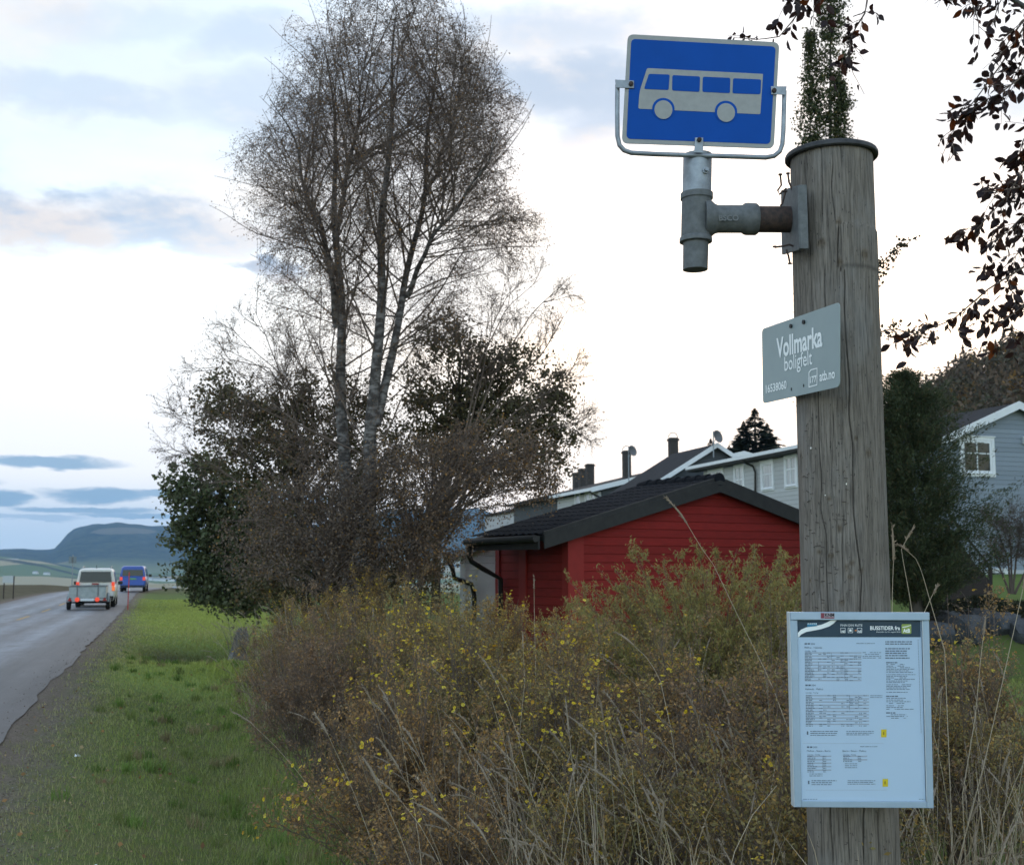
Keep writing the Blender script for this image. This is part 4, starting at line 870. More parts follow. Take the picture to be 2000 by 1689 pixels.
# unit C: wider house farther up the row
Ec = TP(1155, 953, 45.7); k_ = 6.5 * S; Ac = Ec + Q * k_; Ac.z = TP(1347, 882, Ac.y / S).z
hC = thing('terrace_house', 'shaded grey row house with long sloping white verge board and two chimneys', 'house', H3(Ac, 0), 'row houses on the slope')
rfC = gable_house(hC, Ec, Ac, 22, shadew, iN=.8, bargew=.30)
chimney(rfC, 1315, 855, 892, 48.2); chimney(rfC, 1224, 880, 914, 54.0)
b0 = Ec + Q * .55; mb = MB(); mb.prism([H3(b0 + T * .35, .2), H3(b0 + T * 9, .2), H3(b0 + T * 9, Ec.z - .2), H3(b0 + T * .35, Ec.z - .2)], Q * .22); mb.build('front_wall', greyw, hC)
mb = MB(); board(mb, Ec + Vector((0, 0, .03)), Ec + T * 9 + Vector((0, 0, .03)), .2, .05, -Q); mb.build('fascia', white_w, hC)
for x0, x1, yt, yb in ((1125, 1132, 965, 1003), (1145, 1151, 965, 995), (1156, 1161, 962, 990)):
    o = onwall(x1, yb, b0, Q, T); o2 = onwall(x0, yt, b0, Q, T); window(hC, o, T, -Q, (o2 - o).dot(T), o2.z - o.z, 1, 0, .07, .12, curt)
mb = MB(); mb.tube([onwall(*p, b0 - Q * w__, Q, T) for p, w__ in (((1150, 958), .5), ((1156, 964), .45), ((1170, 970), .08), ((1171, 978), .08), ((1171, 1002), .08))], .06, 8); mb.build('downpipe', gutm, hC)
hD = thing('terrace_house', 'farthest row house, dark roof with three chimneys beside the birch', 'house', TP(1140, 1000, 62), 'row houses on the slope')
Ed = TP(1062, 985, 60); Ad = Ed + Q * 9; Ad.z = TP(1160, 938, Ad.y / S).z; rfD = gable_house(hD, Ed, Ad, 22, greyw, bargew=.2)
for px_, pt_, d_ in ((1152, 906, 63), (1138, 915, 66), (1126, 923, 70)): chimney(rfD, px_, pt_, 945, d_, .62, False)
# --- house on the right with a front gable
Th = dirn(-.34, .94); Qh = dirn(.94, .34); dH = 45
T_, Q_ = T, Q; T, Q = Th, Qh
aH = P(1990, 786, dH); El = aH - Qh * 3.75; El.z = P(1843, 857, El.y).z
hH = thing('gable_house', 'blue-grey boarded house with white gable boards and four-paned window', 'house', H3(aH, 0))
blueg = cladding('bluegrey_boards', (.235, .275, .325), .18, (.22, .255, .305), dark=.7)
gable_house(hH, El, aH, 13, blueg, iN=.3, zb=.3, bargew=.30)
wb = H3(El + Th * .3, 0); mb = MB(); b1 = wb + Qh * .28 - Th * .012; mb.prism([H3(b1, .3), H3(b1 + Qh * 6.9, .3), H3(b1 + Qh * 6.9, 1.45), H3(b1, 1.45)], Th * .01); mb.build('plinth', M('white_plinth', (.50, .52, .54), (.42, .44, .46), 2, .8), hH)
def hw_(px, py): return onwall(px, py, wb, Th, Qh)
o = hw_(1884, 918); o2 = hw_(1931, 866); window(hH, o, Qh, -Th, (o2 - o).dot(Qh), o2.z - o.z, 2, .38, .10, .13, glassm)
o = hw_(1936, 1148); o2 = hw_(1962, 1118); window(hH, o, Qh, -Th, (o2 - o).dot(Qh), o2.z - o.z, 1, 0, .06, .06, glassm)
mb = MB(); e = hw_(1999, 860); mb.box((e.x, e.y - .1, e.z), (.12, .2, .3)); mb.build('wall_lamp', white_w, hH)
T, Q = T_, Q_
# --- dark board fence with a lattice top
fo = P(1848, 1178, 24.5); fu = dirn(1, .12); fn = Vector((fu.y, -fu.x, 0))
fe = thing('board_fence', 'dark brown board fence end with sloping lattice top by the conifer', 'fence', fo)
fpl = Plane(fo, fu); dkw = M('dark_brown_boards', (.022, .016, .015), (.034, .024, .021), 8, .8)
mb = MB()
fp = [(1846, 1180), (1846, 1020), (1897, 1094), (1930, 1133), (1936, 1180)]
mb.prism([fpl.hit(*p) for p in fp], fn * .05); mb.build('boards', dkw, fe)
def fbar(mb_, a, b, t): mb_.tube([fpl.hit(*a) - fn * .02, fpl.hit(*b) - fn * .02], t, 4)
mb = MB(); fbar(mb, (1850, 998), (1902, 1066), .03); fbar(mb, (1902, 1066), (1936, 1108), .03); fbar(mb, (1936, 1108), (1936, 1180), .04); fbar(mb, (1896, 1094), (1932, 1135), .03)
fbar(mb, (1898, 1078), (1934, 1122), .012)
for i in range(5): fbar(mb, (1896 + i * 9, 1062 + i * 11), (1894 + i * 9, 1092 + i * 11), .012)
mb.build('lattice', dkw, fe)
# ------------------------------------------------------------------ road users
HD = Vector((U[0], U[1], 0)); SD = Vector((N2[0], N2[1], 0))
tyre = M('tyre_rubber', (.012, .012, .012), rough=.85); rimm = M('wheel_rim', (.30, .31, .32), rough=.4, metal=.6)
lampr = M('brake_lamp', (.5, .03, .02), rough=.3, emit=(1, .10, .04), es=.42); lampo = M('orange_lamp', (.6, .12, .03), rough=.3, emit=(1, .22, .06), es=.45); redref = M('red_reflector', (.25, .012, .012), rough=.35)
carglass, nt, out = newmat('car_glass'); principled(nt, out, (.012, .018, .022), .06, spec=.35)
def frame(s, L):
    x, y = xy(s, L + float(curve_off(np.array(s)))); z = float(zroad(np.array(s))) + .032
    return Vector((x, y, z))
class Car:
    def __init__(c, name, label, cat, s, L, paint, yaw=0):
        c.o = frame(s, L); c.h = Vector(HD); c.r = Vector(SD)
        if yaw: m_ = Matrix.Rotation(yaw, 3, 'Z'); c.h = m_ @ c.h; c.r = m_ @ c.r
        c.t = thing(name, label, cat, c.o); c.paint = paint
    def p(c, x, y, z): return c.o + c.r * x + c.h * y + Vector((0, 0, z))     # right, forward, up
    def loft(c, name, st, mat, par=None, bevel=.04):
        """stations (y, [(half width, z), ...]) from rear to front, closed symmetric sections"""
        mb = MB(); vs_ = []; n = 2 * len(st[0][1])
        for y, pr in st: vs_ += [c.p(x, y, z) for x, z in pr] + [c.p(-x, y, z) for x, z in reversed(pr)]
        k = len(st); fs = [(i * n + j, i * n + (j + 1) % n, (i + 1) * n + (j + 1) % n, (i + 1) * n + j) for i in range(k - 1) for j in range(n)] + [tuple(range(n)), tuple((k - 1) * n + j for j in range(n))]
        mb.add(vs_, fs); return mb.build(name, mat, par or c.t, bevel=bevel, smooth=True)
    def quad(c, name, pts, mat, par=None, th=.012):
        P3 = [c.p(*p) for p in pts]; n = (P3[1] - P3[0]).cross(P3[2] - P3[0]).normalized(); cen = sum(P3, Vector()) / len(P3) - c.p(0, 2, .8)
        if n.dot(cen) < 0: n.negate()
        mb = MB(); mb.prism([q + n * .006 for q in P3], n * th); return mb.build(name, mat, par or c.t)
    def wheel(c, x, y, r=.33, w=.22):
        q = c.p(x, y, r); sg = 1 if x > 0 else -1; mb = MB()
        mb.tube([q - c.r * w / 2, q - c.r * (w / 2 - .03), q + c.r * (w / 2 - .03), q + c.r * w / 2], [r - .03, r, r, r - .03], 24); wo_ = mb.build('wheel', tyre, c.t, smooth=True)
        mb = MB(); mb.tube([q + c.r * sg * (w / 2 - .01), q + c.r * sg * (w / 2 + .008)], r * .62, 16); mb.build('rim', rimm, wo_)
    def lamp(c, name, x0, x1, z0, z1, y, mat, par=None): return c.quad(name, [(x0, y, z0), (x1, y, z0), (x1, y, z1), (x0, y, z1)], mat, par, .02)
# estate car towing the trailer
white_c = M('car_white', (.58, .58, .55), rough=.35, coat=.6, spec=.5)
laneL = RE - 1.75
car = Car('estate_car', 'white tall estate car with roof rails towing a small trailer up the road', 'car', 57.6, laneL + .42, white_c)
bd_ = [(-.02, [(.72, .40), (.82, .55), (.84, .85), (.83, 1.0)]), (.10, [(.78, .32), (.86, .55), (.88, .85), (.86, 1.02)]), (.9, [(.80, .24), (.88, .55), (.89, .85), (.865, 1.03)]), (3.2, [(.80, .24), (.88, .55), (.89, .85), (.86, 1.02)]), (3.5, [(.80, .26), (.88, .55), (.88, .85), (.83, .98)]), (4.35, [(.74, .30), (.82, .5), (.80, .8), (.74, .90)]), (4.5, [(.60, .36), (.68, .5), (.66, .7), (.6, .78)])]
body = car.loft('body', bd_, white_c); ca = car.loft('cabin', [(.02, [(.84, 1.0), (.81, 1.22), (.73, 1.62), (.60, 1.73)]), (.22, [(.855, 1.0), (.81, 1.3), (.74, 1.68), (.62, 1.77)]), (1.9, [(.855, 1.0), (.81, 1.3), (.74, 1.70), (.62, 1.79)]), (2.7, [(.85, 1.0), (.78, 1.25), (.70, 1.55), (.60, 1.63)]), (3.5, [(.80, .96), (.76, 1.0), (.70, 1.02), (.6, 1.03)])], white_c, bevel=.03)
car.quad('rear_window', [(-.70, -.008, 1.15), (.70, -.008, 1.15), (.64, .035, 1.63), (-.64, .035, 1.63)], carglass, ca)
for sg in (1, -1): car.quad('side_window', [(sg * .832, .45, 1.08), (sg * .832, 2.9, 1.06), (sg * .742, 2.4, 1.58), (sg * .742, .5, 1.62)], carglass, ca)
for sg in (1, -1):
    car.lamp('tail_lamp', sg * .70, sg * .835, .98, 1.16, -.03, lampr, body); car.lamp('tail_lamp', sg * .72, sg * .85, .76, .97, -.03, lampo, body)
    mb = MB(); mb.tube([car.p(sg * .62, .35, 1.76), car.p(sg * .62, .4, 1.84), car.p(sg * .62, 2.3, 1.86), car.p(sg * .62, 2.4, 1.7)], .02, 6); mb.build('roof_rail', steel, car.t)
    q = car.p(sg * 1.0, 2.75, 1.08); mb = MB(); mb.box(q, (.22, .12, .16), math.atan2(HD.y, HD.x) - PI / 2); mb.build('wing_mirror', gutm, car.t, bevel=.03)
    for y in (.75, 3.55): car.wheel(sg * .76, y)
car.lamp('bumper', -.80, .80, .34, .52, -.06, gutm, body); car.lamp('third_brake_lamp', -.16, .16, 1.04, 1.10, -.03, redref, body); car.lamp('number_plate', -.26, .26, .62, .73, -.04, white_w, body)
mb = MB(); mb.tube([car.p(0, .5, 1.76), car.p(0, .35, 1.92)], .012, 6); mb.build('aerial', gutm, car.t)
# trailer
galv = M('trailer_zinc', (.22, .26, .27), (.30, .34, .35), 5, .5, .4)
tr_ = Car('car_trailer', 'grey metal box trailer with two round red lamps behind the white car', 'trailer', 53.6, laneL + .30, galv)
mb = MB(); pp = lambda x, y, z: tr_.p(x, y, z)
def tbox(mb_, x0, x1, y0, y1, z0, z1): mb_.prism([pp(x0, y0, z0), pp(x1, y0, z0), pp(x1, y1, z0), pp(x0, y1, z0)], (0, 0, z1 - z0))
tbox(mb, -.74, .74, 0, 2.3, .52, .56); tbox(mb, -.74, .74, -.001, .03, .562, 1.0); tbox(mb, -.74, .74, 2.27, 2.301, .562, 1.0); tbox(mb, -.74, -.71, .032, 2.268, .562, 1.0); tbox(mb, .71, .74, .032, 2.268, .562, 1.0)
bx_ = mb.build('box', galv, tr_.t)
mb = MB(); mb.tube([pp(-.74, -.01, 1.01), pp(.74, -.01, 1.01), pp(.74, 2.31, 1.01), pp(-.74, 2.31, 1.01), pp(-.74, -.01, 1.01)], .022, 6); mb.build('top_rail', steel_d, bx_)
for x in (-.42, .42): mb = MB(); mb.tube([pp(x, -.02, .58), pp(x, -.02, 1.12)], .02, 6); mb.build('tailgate_post', steel_d, bx_)
mb = MB(); tbox(mb, -.80, .80, -.06, -.01, .41, .50); lb = mb.build('light_bar', galv, tr_.t)
for sg in (1, -1):
    mb = MB(); q = pp(sg * .40, -.065, .46); mb.tube([q, q - tr_.h * .035], .095, 16); mb.build('tail_lamp', lampr, lb)
    mb = MB(); mb.prism([pp(sg * .70 - .10, -.065, .40), pp(sg * .70 + .10, -.065, .40), pp(sg * .70, -.065, .56)], -tr_.h * .015); mb.build('reflector', redref, lb)
    tr_.wheel(sg * .80, 1.1, .30, .17)
    mb = MB(); mb.tube([pp(sg * .80, 1.1 + .38 * math.cos(t_), .30 + .38 * math.sin(t_)) for t_ in np.linspace(0.1, PI - .1, 9)], .07, 6); mb.build('mudguard', galv, tr_.t)
mb = MB(); tbox(mb, -.27, .27, -.075, -.062, .40, .51); mb.build('number_plate', M('plate_white', (.55, .58, .6)), lb)
mb = MB(); mb.tube([pp(0, 2.3, .5), pp(.05, 3.55, .48)], .04, 6); mb.tube([pp(-.6, 2.3, .5), pp(0, 3.2, .49)], .03, 6); mb.tube([pp(.6, 2.3, .5), pp(0, 3.2, .49)], .03, 6); mb.build('drawbar', steel_d, tr_.t)
mb = MB(); mb.tube([pp(-.86, 1.1, .3), pp(.86, 1.1, .3)], .035, 8); mb.build('axle', gutm, tr_.t)
# blue van
blue_c = M('van_blue', (.012, .075, .36), rough=.3, coat=.8, spec=.5)
van = Car('blue_van', 'blue panel van with lit tail lamps at the bend ahead of the white car', 'van', 94.5, laneL + 1.15, blue_c, yaw=-.05)
vb = [(-.02, [(.78, .42), (.90, .6), (.93, .95), (.92, 1.12)]), (.08, [(.84, .32), (.94, .6), (.96, .95), (.94, 1.15)]), (3.9, [(.84, .28), (.94, .6), (.95, .95), (.90, 1.12)]), (4.6, [(.80, .32), (.88, .6), (.86, .9), (.78, 1.0)]), (4.85, [(.62, .38), (.7, .55), (.68, .75), (.6, .85)])]
b_ = van.loft('body', vb, blue_c); vc = van.loft('cabin', [(.0, [(.92, 1.12), (.88, 1.4), (.80, 1.8), (.62, 1.90)]), (.15, [(.94, 1.12), (.89, 1.45), (.81, 1.87), (.64, 1.95)]), (3.2, [(.92, 1.12), (.88, 1.45), (.80, 1.86), (.62, 1.94)]), (4.2, [(.84, 1.05), (.8, 1.1), (.74, 1.15), (.6, 1.16)])], blue_c, bevel=.03)
van.quad('rear_window', [(-.76, -.016, 1.2), (.76, -.016, 1.2), (.70, .03, 1.82), (-.70, .03, 1.82)], carglass, vc)
for sg in (1, -1):
    van.quad('side_window', [(sg * .915, .4, 1.2), (sg * .915, 3.5, 1.18), (sg * .835, 3.0, 1.7), (sg * .835, .45, 1.72)], carglass, vc)
    van.lamp('tail_lamp', sg * .74, sg * .92, .86, 1.12, -.03, lampr, b_)
    q = van.p(sg * 1.08, 3.5, 1.2); mb = MB(); mb.box(q, (.24, .12, .2), math.atan2(HD.y, HD.x) - PI / 2); mb.build('wing_mirror', gutm, van.t, bevel=.03)
    for y in (.9, 3.9): van.wheel(sg * .82, y, .34, .23)
van.lamp('number_plate', -.26, .26, .92, 1.03, -.03, M('plate_green', (.12, .30, .12)), b_); van.lamp('bumper', -.88, .88, .36, .50, -.04, M('bumper_dark', (.015, .02, .04), rough=.6), b_)
# snow marker, far signs
zf = lambda x, y: float(terrain(np.array(x), np.array(y)))
def ground_at(px, d):
    p = P(px, 1105, d); return Vector((p.x, d, zf(p.x, d)))
b_ = ground_at(252.5, 53); top = P(252.5, 1117, 53)
mk = thing('snow_marker', 'thin red snow marker pole standing at the road edge', 'marker pole', b_)
mb = MB(); mb.tube([b_ - Vector((0, 0, .1)), top], .022, 8); mb.build('stake', M('marker_red', (.50, .035, .03), (.42, .03, .03), 4, .5), mk)
mb = MB(); q = P(252.5, 1153, 53); mb.tube([q, q + Vector((0, 0, .10))], .024, 8); mb.build('reflector_band', white_w, mk)
b_ = ground_at(142, 112); q = P(142, 1093, 112)
rs = thing('road_sign', 'small square road sign seen from behind, far down the road', 'road sign', b_)
mb = MB(); mb.tube([b_ - Vector((0, 0, .2)), H3(b_, q.z + .5)], .05, 8); mb.build('sign_post', steel, rs)
mb = MB(); mb.box((b_.x, b_.y - .08, q.z), (.72, .02, .62)); mb.build('sign_back', M('sign_back_grey', (.16, .20, .22)), rs, bevel=.01); mb = MB(); mb.box((b_.x, b_.y - .1, q.z), (.18, .012, .5)); mb.build('sign_bracket', steel_d, rs)
b_ = ground_at(17, 70); q = P(17, 1131, 70)
bb = thing('notice_board', 'pale board on two posts on the left road bank', 'board', b_)
mb = MB(); mb.box((b_.x, b_.y, q.z), (.62, .04, .42)); mb.build('panel', M('board_pale', (.40, .43, .44)), bb)
for dx in (-.24, .33): mb = MB(); mb.tube([(b_.x + dx, b_.y + .05, b_.z - .1), (b_.x + dx, b_.y + .05, q.z + .2)], .035, 6); mb.build('board_post', dkw, bb)
# farm buildings far across the valley
farm = [(24, 1080, 24, 5, 4100, 'pale long barn high on the far left slope'), (286, 1103, 26, 5, 3300, 'white farm building below the mountain, left of the longest barn'), (320, 1103, 40, 6, 3300, 'longest white barn below the mountain'), (256, 1101, 22, 5, 3400, 'small grey-roofed farmhouse above the blue van'),
        (190, 1104, 8, 6, 3300, 'tiny white farmhouse left of the blue van'), (196, 1103, 6, 5, 3350, 'tiny white outbuilding beside the farmhouse left of the van'), (216, 1104, 7, 5, 3320, 'tiny pale house between the two vehicles'), (92, 1103, 10, 5, 3300, 'tiny white house on the plain left of the road sign'), (70, 1104, 8, 5, 3350, 'tiny grey house at the far left of the plain'), (88, 1143, 20, 7, 2450, 'pale roofed farm building low behind the left bank'), (70, 1143, 7, 7, 2450, 'tiny white shed low behind the left bank'), (342, 1136, 6, 6, 2500, 'tiny white house right of the blue van')]
for px_, py_, wpx, hpx, d_, lb_ in farm:
    c_ = P(px_, py_, d_); w_ = wpx / F * d_; h_ = hpx / F * d_; gz_ = zf(c_.x, c_.y); c_.z = gz_ - 1
    t_ = thing('farm_building', lb_, 'farm building', c_, 'farm buildings across the valley'); dp = 14
    h1 = h_ * .6 + 1
    mb = MB(); mb.box((c_.x, c_.y, gz_ - 1 + h1 / 2), (w_, dp, h1)); mb.build('wall', M('farm_white', (.62, .64, .66)), t_)
    mb = MB(); zt = gz_ - 1 + h1; mb.prism([(c_.x - w_ / 2 - .5, c_.y - dp / 2 - .6, zt + .02), (c_.x - w_ / 2 - .5, c_.y + dp / 2 + .6, zt + .02), (c_.x - w_ / 2 - .5, c_.y, zt + h_ * .4)], (w_ + 1, 0, 0)); mb.build('roof', M('farm_roof', (.30, .30, .32)), t_)
# litter on the verge
b_ = ground_at(376, 27.5); mb = MB()
for i in range(9): 
    a_ = i * .7; mb.tube([b_ + Vector((.12 * math.cos(a_), .10 * math.sin(a_), .02 + .03 * (i % 3))), b_ + Vector((.05 * math.cos(a_ + 2), .05 * math.sin(a_ + 2), .16 + .02 * (i % 2)))], [.07, .04], 6)
tag(mb.build('plastic_bag', M('bag_green', (.16, .42, .20), (.30, .55, .34), 12, .4)), 'crumpled light green plastic bag lying in the ditch', 'plastic bag')
for px_, py_, d_, lb_ in ((187, 1637, 6.75, 'crumpled white paper scrap on the near verge grass'), (152, 1444, 10.6, 'small pale paper scrap near the gravel road edge')):
    p_ = P(px_, py_, d_); p_.z = zf(p_.x, p_.y) + .012; mb = MB(); rr = random.Random(px_); gr_ = [[p_ + Vector(((i - 1.5) * .016 + rr.gauss(0, .004), (j - 1) * .016, .012 + rr.gauss(0, .008))) for j in range(3)] for i in range(4)]
    mb.add([v for r_ in gr_ for v in r_], [(i * 3 + j, i * 3 + j + 1, (i + 1) * 3 + j + 1, (i + 1) * 3 + j) for i in range(3) for j in range(2)]); tag(mb.build('paper_scrap', white_w), lb_, 'litter')
# ------------------------------------------------------------------ vegetation
leaf_dark = leafmat('dark_leaf', .30); leaf_near = leafmat('shrub_leaf', .34); leaf_beech = leafmat('beech_leaf', .35, .45, (1.5, 1.0, .7)); needle = leafmat('needle', .15, .7)
petal = leafmat('petal', .25, .5); straw = leafmat('dry_stem', .15, .75)
def barkmat(name, c, c2, sc=9, stretch=(1, 1, .25)): return M(name, c, c2, sc, .9, bump=.5, bd=.01, stretch=stretch)
bark = barkmat('brown_bark', (.045, .038, .032), (.085, .075, .065)); birchb = M('birch_bark', (.20, .185, .175), (.050, .042, .038), 6, .8, bump=.3, bd=.006, stretch=(1, 1, 2.2), lo=.40, hi=.54)
twigm = M('dark_twig', (.11, .080, .064), (.15, .112, .09), 6, .8)
def pxline(pts, d): return [P(a, b, d if len(r) == 0 else d + r[0]) for a, b, *r in pts]
def limb_mesh(name, polys, r0s, r1s, mat, par, n=8, k=22):
    VQ = []
    for p, a, b in zip(polys, r0s, r1s):
        q = resample(p, k); q[1:-1] += rng.normal(0, .004 + .06 * a, (k - 2, 3)) * .5
        VQ.append(tubes_np(q[None], taper(1, k, a, b), n))
    V, F_ = cat(VQ); return npmesh(name, V, F_, mat, par, smooth=True)
# --- the two birches
AX = P(745, 600, 19); zpx = lambda y: P(745, y, 19).z
ENV = [(-40, 60), (0, 120), (50, 180), (100, 215), (200, 262), (300, 285), (450, 300), (550, 300), (620, 300), (700, 330), (850, 345), (1000, 300), (1130, 200)]
ez_ = [zpx(y) for y, r in ENV][::-1]; er_ = [r / F * 19 for y, r in ENV][::-1]
def inside(p, amp=.10):
    r = np.hypot(p[:, 0] - AX.x, p[:, 1] - AX.y); th = np.arctan2(p[:, 1] - AX.y, p[:, 0] - AX.x)
    lim = np.interp(p[:, 2], ez_, er_) * (1 + amp * np.sin(3 * th + 2.1 * p[:, 2]) + .06 * np.sin(7 * th - 3.3 * p[:, 2]))
    return r < lim
def trunc(b, k):
    N, kk, _ = b.shape; ins = inside(b.reshape(-1, 3), .12).reshape(N, kk); ins[:, :1] = True
    last = np.where(ins.all(1), kk - 1, np.argmin(ins, 1)); out = np.empty((N, k, 3)); u = np.linspace(0, 1, k)
    for i in range(N):
        x = u * last[i]; i0 = np.minimum(x.astype(int), kk - 2); f_ = (x - i0)[:, None]; out[i] = b[i, i0] * (1 - f_) + b[i, i0 + 1] * f_
    return out, last / (kk - 1)
def birch(t, stems, radii, seedlow, n1=26, low=True):
    SP = np.stack([resample(s, 26) for s in stems]); kx = np.arange(26) / 25
    for j in range(len(SP)):
        for ax_ in (0, 1):
            f1, f2 = rng.uniform(2, 3.5), rng.uniform(5, 8); SP[j, :, ax_] += (.05 * np.sin(f1 * PI * kx + rng.uniform(0, 6)) + .028 * np.sin(f2 * PI * kx + rng.uniform(0, 6))) * np.clip(kx * 5, 0, 1)
    rr_ = np.stack([.86 * a * (1 - kx) ** .95 + .35 * b for a, b in radii]); V, F_ = tubes_np(SP, rr_, 12); npmesh('trunk', V, F_, birchb, t, smooth=True)
    b1, t1, L1 = grow(SP, int(n1 * .7), .2, .97, (3.0, 4.4), (R(24), R(56)), .55, .30, 20, .55); bl_, tl_, Ll_ = grow(SP, int(n1 * .6), .16, .6, (2.6, 4.4), (R(38), R(72)), .35, .30, 20, .2)
    b1 = np.concatenate([b1, bl_]); t1 = np.r_[t1, tl_]; L1 = np.r_[L1, Ll_]; b1, fr_ = trunc(b1, 12); L1 = L1 * fr_; ok_ = L1 > .45; b1, L1, t1 = b1[ok_], L1[ok_], t1[ok_]
    lw_ = sst(.42, .2, t1)[:, None, None] * np.linspace(0, 1, 12)[None, :, None] ** 2; b1 = b1 + lw_ * np.array([0, 0, -.55])
    b2, t2, L2 = grow(b1, 14, .10, .99, (.5, 1.25), (R(28), R(68)), -.15, .42, 7, .5)
    b2 = b2[inside(b2[:, -1], .12)]; b3, t3, L3 = grow(b2, 11, .1, 1.0, (.22, .55), (R(25), R(75)), -.8, .45, 5, .3); b3 = b3[inside(b3[:, -1], .14)]
    VQ = [tubes_np(b1, taper(len(b1), 12, .0145 * np.clip(L1 / 2.4, .45, 1.25), .003), 5), tubes_np(b2, taper(len(b2), 7, .0042, .002), 3), tubes_np(b3, taper(len(b3), 5, .0022, .0013), 3)]
    V, F_ = cat(VQ); cr = npmesh('crown', V, F_, twigm, t)
    # remaining leaves: sparse above, thick and brown in the hanging lower twigs
    nl = 2; C = b3[:, 1:].reshape(-1, 3); C = C[rng.random(len(C)) < .80 + .20 * sst(zpx(450), zpx(800), C[:, 2])]; C = C + rng.normal(0, .03, C.shape)
    cols = pick_cols(len(C), [(.17, .12, .09), (.22, .145, .09), (.34, .17, .05)], [6, 3, 1])
    V, F_, k = leaves_np(C, rng.uniform(.022, .040, len(C)), aspect=.9); npmesh('leaves', V, F_, leaf_dark, cr, col=np.repeat(cols, k, 0))
    return cr
bL = thing('birch_tree', 'tall thin-leaved birch, its single straight trunk nearest the road', 'tree', P(690, 1180, 19.3), 'birches')
birch(bL, [pxline([(692, 1215), (690, 1150), (676, 980), (664, 760), (657, 560), (655, 440), (659, 330), (655, 200), (640, 90)], 19.3), pxline([(658, 640), (630, 450, -.3), (585, 320, -.5), (555, 240, -.6), (525, 185, -.7)], 19.3), pxline([(657, 470), (690, 260, .3), (715, 150, .4), (725, 60, .5)], 19.3)], [(.15, .02), (.065, .012), (.055, .01)], 1)
bR = thing('birch_tree', 'tall birch with forked white trunk, beside the single-stemmed birch', 'tree', P(735, 1180, 18.8), 'birches')
birch(bR, [pxline([(734, 1215), (732, 1150), (720, 1000), (727, 870), (742, 760), (746, 560), (748, 400), (754, 280), (762, 120), (772, 5)], 18.8), pxline([(735, 830), (768, 700, .2), (788, 600, .3), (806, 480, .4), (822, 380, .5), (834, 260, .6), (850, 150, .6), (868, 30, .6)], 18.8),
           pxline([(795, 580, .3), (840, 480, -.2), (905, 380, -.6), (960, 300, -.8), (985, 240, -.9)], 18.8), pxline([(824, 390, .5), (865, 300, .2), (905, 200, 0), (925, 130, -.1)], 18.8)], [(.15, .02), (.085, .015), (.05, .01), (.04, .008)], 2, 24)
def clumps(blobs, ncl, nl, spread, flat=.2):
    """leaf points gathered in clumps through ellipsoids (px, py, d, rx px, ry px[, ry depth m])"""
    out = []; cen = []; wts = np.array([b[3] * b[4] for b in blobs], float); wts /= wts.sum()
    for b, wgt in zip(blobs, wts):
        c = np.array(P(b[0], b[1], b[2])); sx = b[3] / F * b[2]; sz = b[4] / F * b[2]; sy = b[5] if len(b) > 5 else sx * .9
        n = max(3, int(ncl * wgt)); d = rand_dirs(n) * rng.uniform(.12, 1, (n, 1)) ** .42 * (1 + .3 * (rng.random((n, 1)) < .18)) * np.array([sx, sy, sz]); cc = c + d; cen.append(cc)
        m = int(nl / ncl); p = np.repeat(cc, m, 0) + rng.normal(0, 1, (n * m, 3)) * spread * rng.uniform(.5, 1.5, (n, 1)).repeat(m, 0) * np.array([1, 1, 1 - flat]); out.append(p)
    return np.concatenate(out), np.concatenate(cen)
def broadleaf(name, label, blobs, trunk, r0, ncl, nl, spread, size, cols, wts=None, mat=None, aspect=1.0, group=None, down=0, nbr=70, barkm=None):
    t = thing(name, label, 'tree', trunk[0], group=group)
    pts, cen = clumps(blobs, ncl, nl, spread)
    tr = resample(trunk, 20); VQ = [tubes_np(tr[None], taper(1, 20, r0, r0 * .25), 10)]
    sel = cen[rng.choice(len(cen), min(nbr, len(cen)), False)]
    i = np.clip((np.interp(sel[:, 2], tr[:, 2], np.arange(20)) * rng.uniform(.35, .85, len(sel))).astype(int), 2, 19); s0 = tr[i]
    u = np.linspace(0, 1, 9)[None, :, None]; br_ = s0[:, None] * (1 - u) + sel[:, None] * u; br_[:, :, 2] += (np.sin(u[..., 0] * PI) * .12 * np.linalg.norm(sel - s0, axis=1)[:, None]); br_[:, 1:-1] += rng.normal(0, .03, br_[:, 1:-1].shape)
    VQ.append(tubes_np(br_, taper(len(sel), 9, r0 * .28, .005), 5)); V, F_ = cat(VQ); npmesh('trunk', V, F_, barkm or bark, t, smooth=True)
    c = pick_cols(len(pts), cols, wts, .3); yd = None
    if down: yd = rand_dirs(len(pts)) + np.array([0, 0, -down])
    V, F_, k = leaves_np(pts, rng.uniform(size[0], size[1], len(pts)), yd, aspect=aspect); npmesh('crown', V, F_, mat or leaf_dark, t, col=np.repeat(c, k, 0)); return t
dk = [(0.084, 0.078, 0.042), (0.112, 0.101, 0.050), (0.147, 0.123, 0.056), (0.168, 0.106, 0.056)]
broadleaf('dark_tree', 'dark leafy tree filling the gap behind the forked birch and the shed roof', [(905, 735, 21.5, 120, 85), (1000, 770, 21.5, 110, 100), (950, 860, 21.5, 150, 90), (868, 655, 21.5, 55, 45), (1060, 850, 21.5, 70, 90), (860, 810, 21.5, 90, 90), (1085, 790, 21.5, 40, 60)], pxline([(850, 1200), (855, 1040), (885, 880), (900, 700)], 21.5), .09, 520, 21000, .10, (.05, .085), dk, [3, 3, 1.5, .6], aspect=1.15)
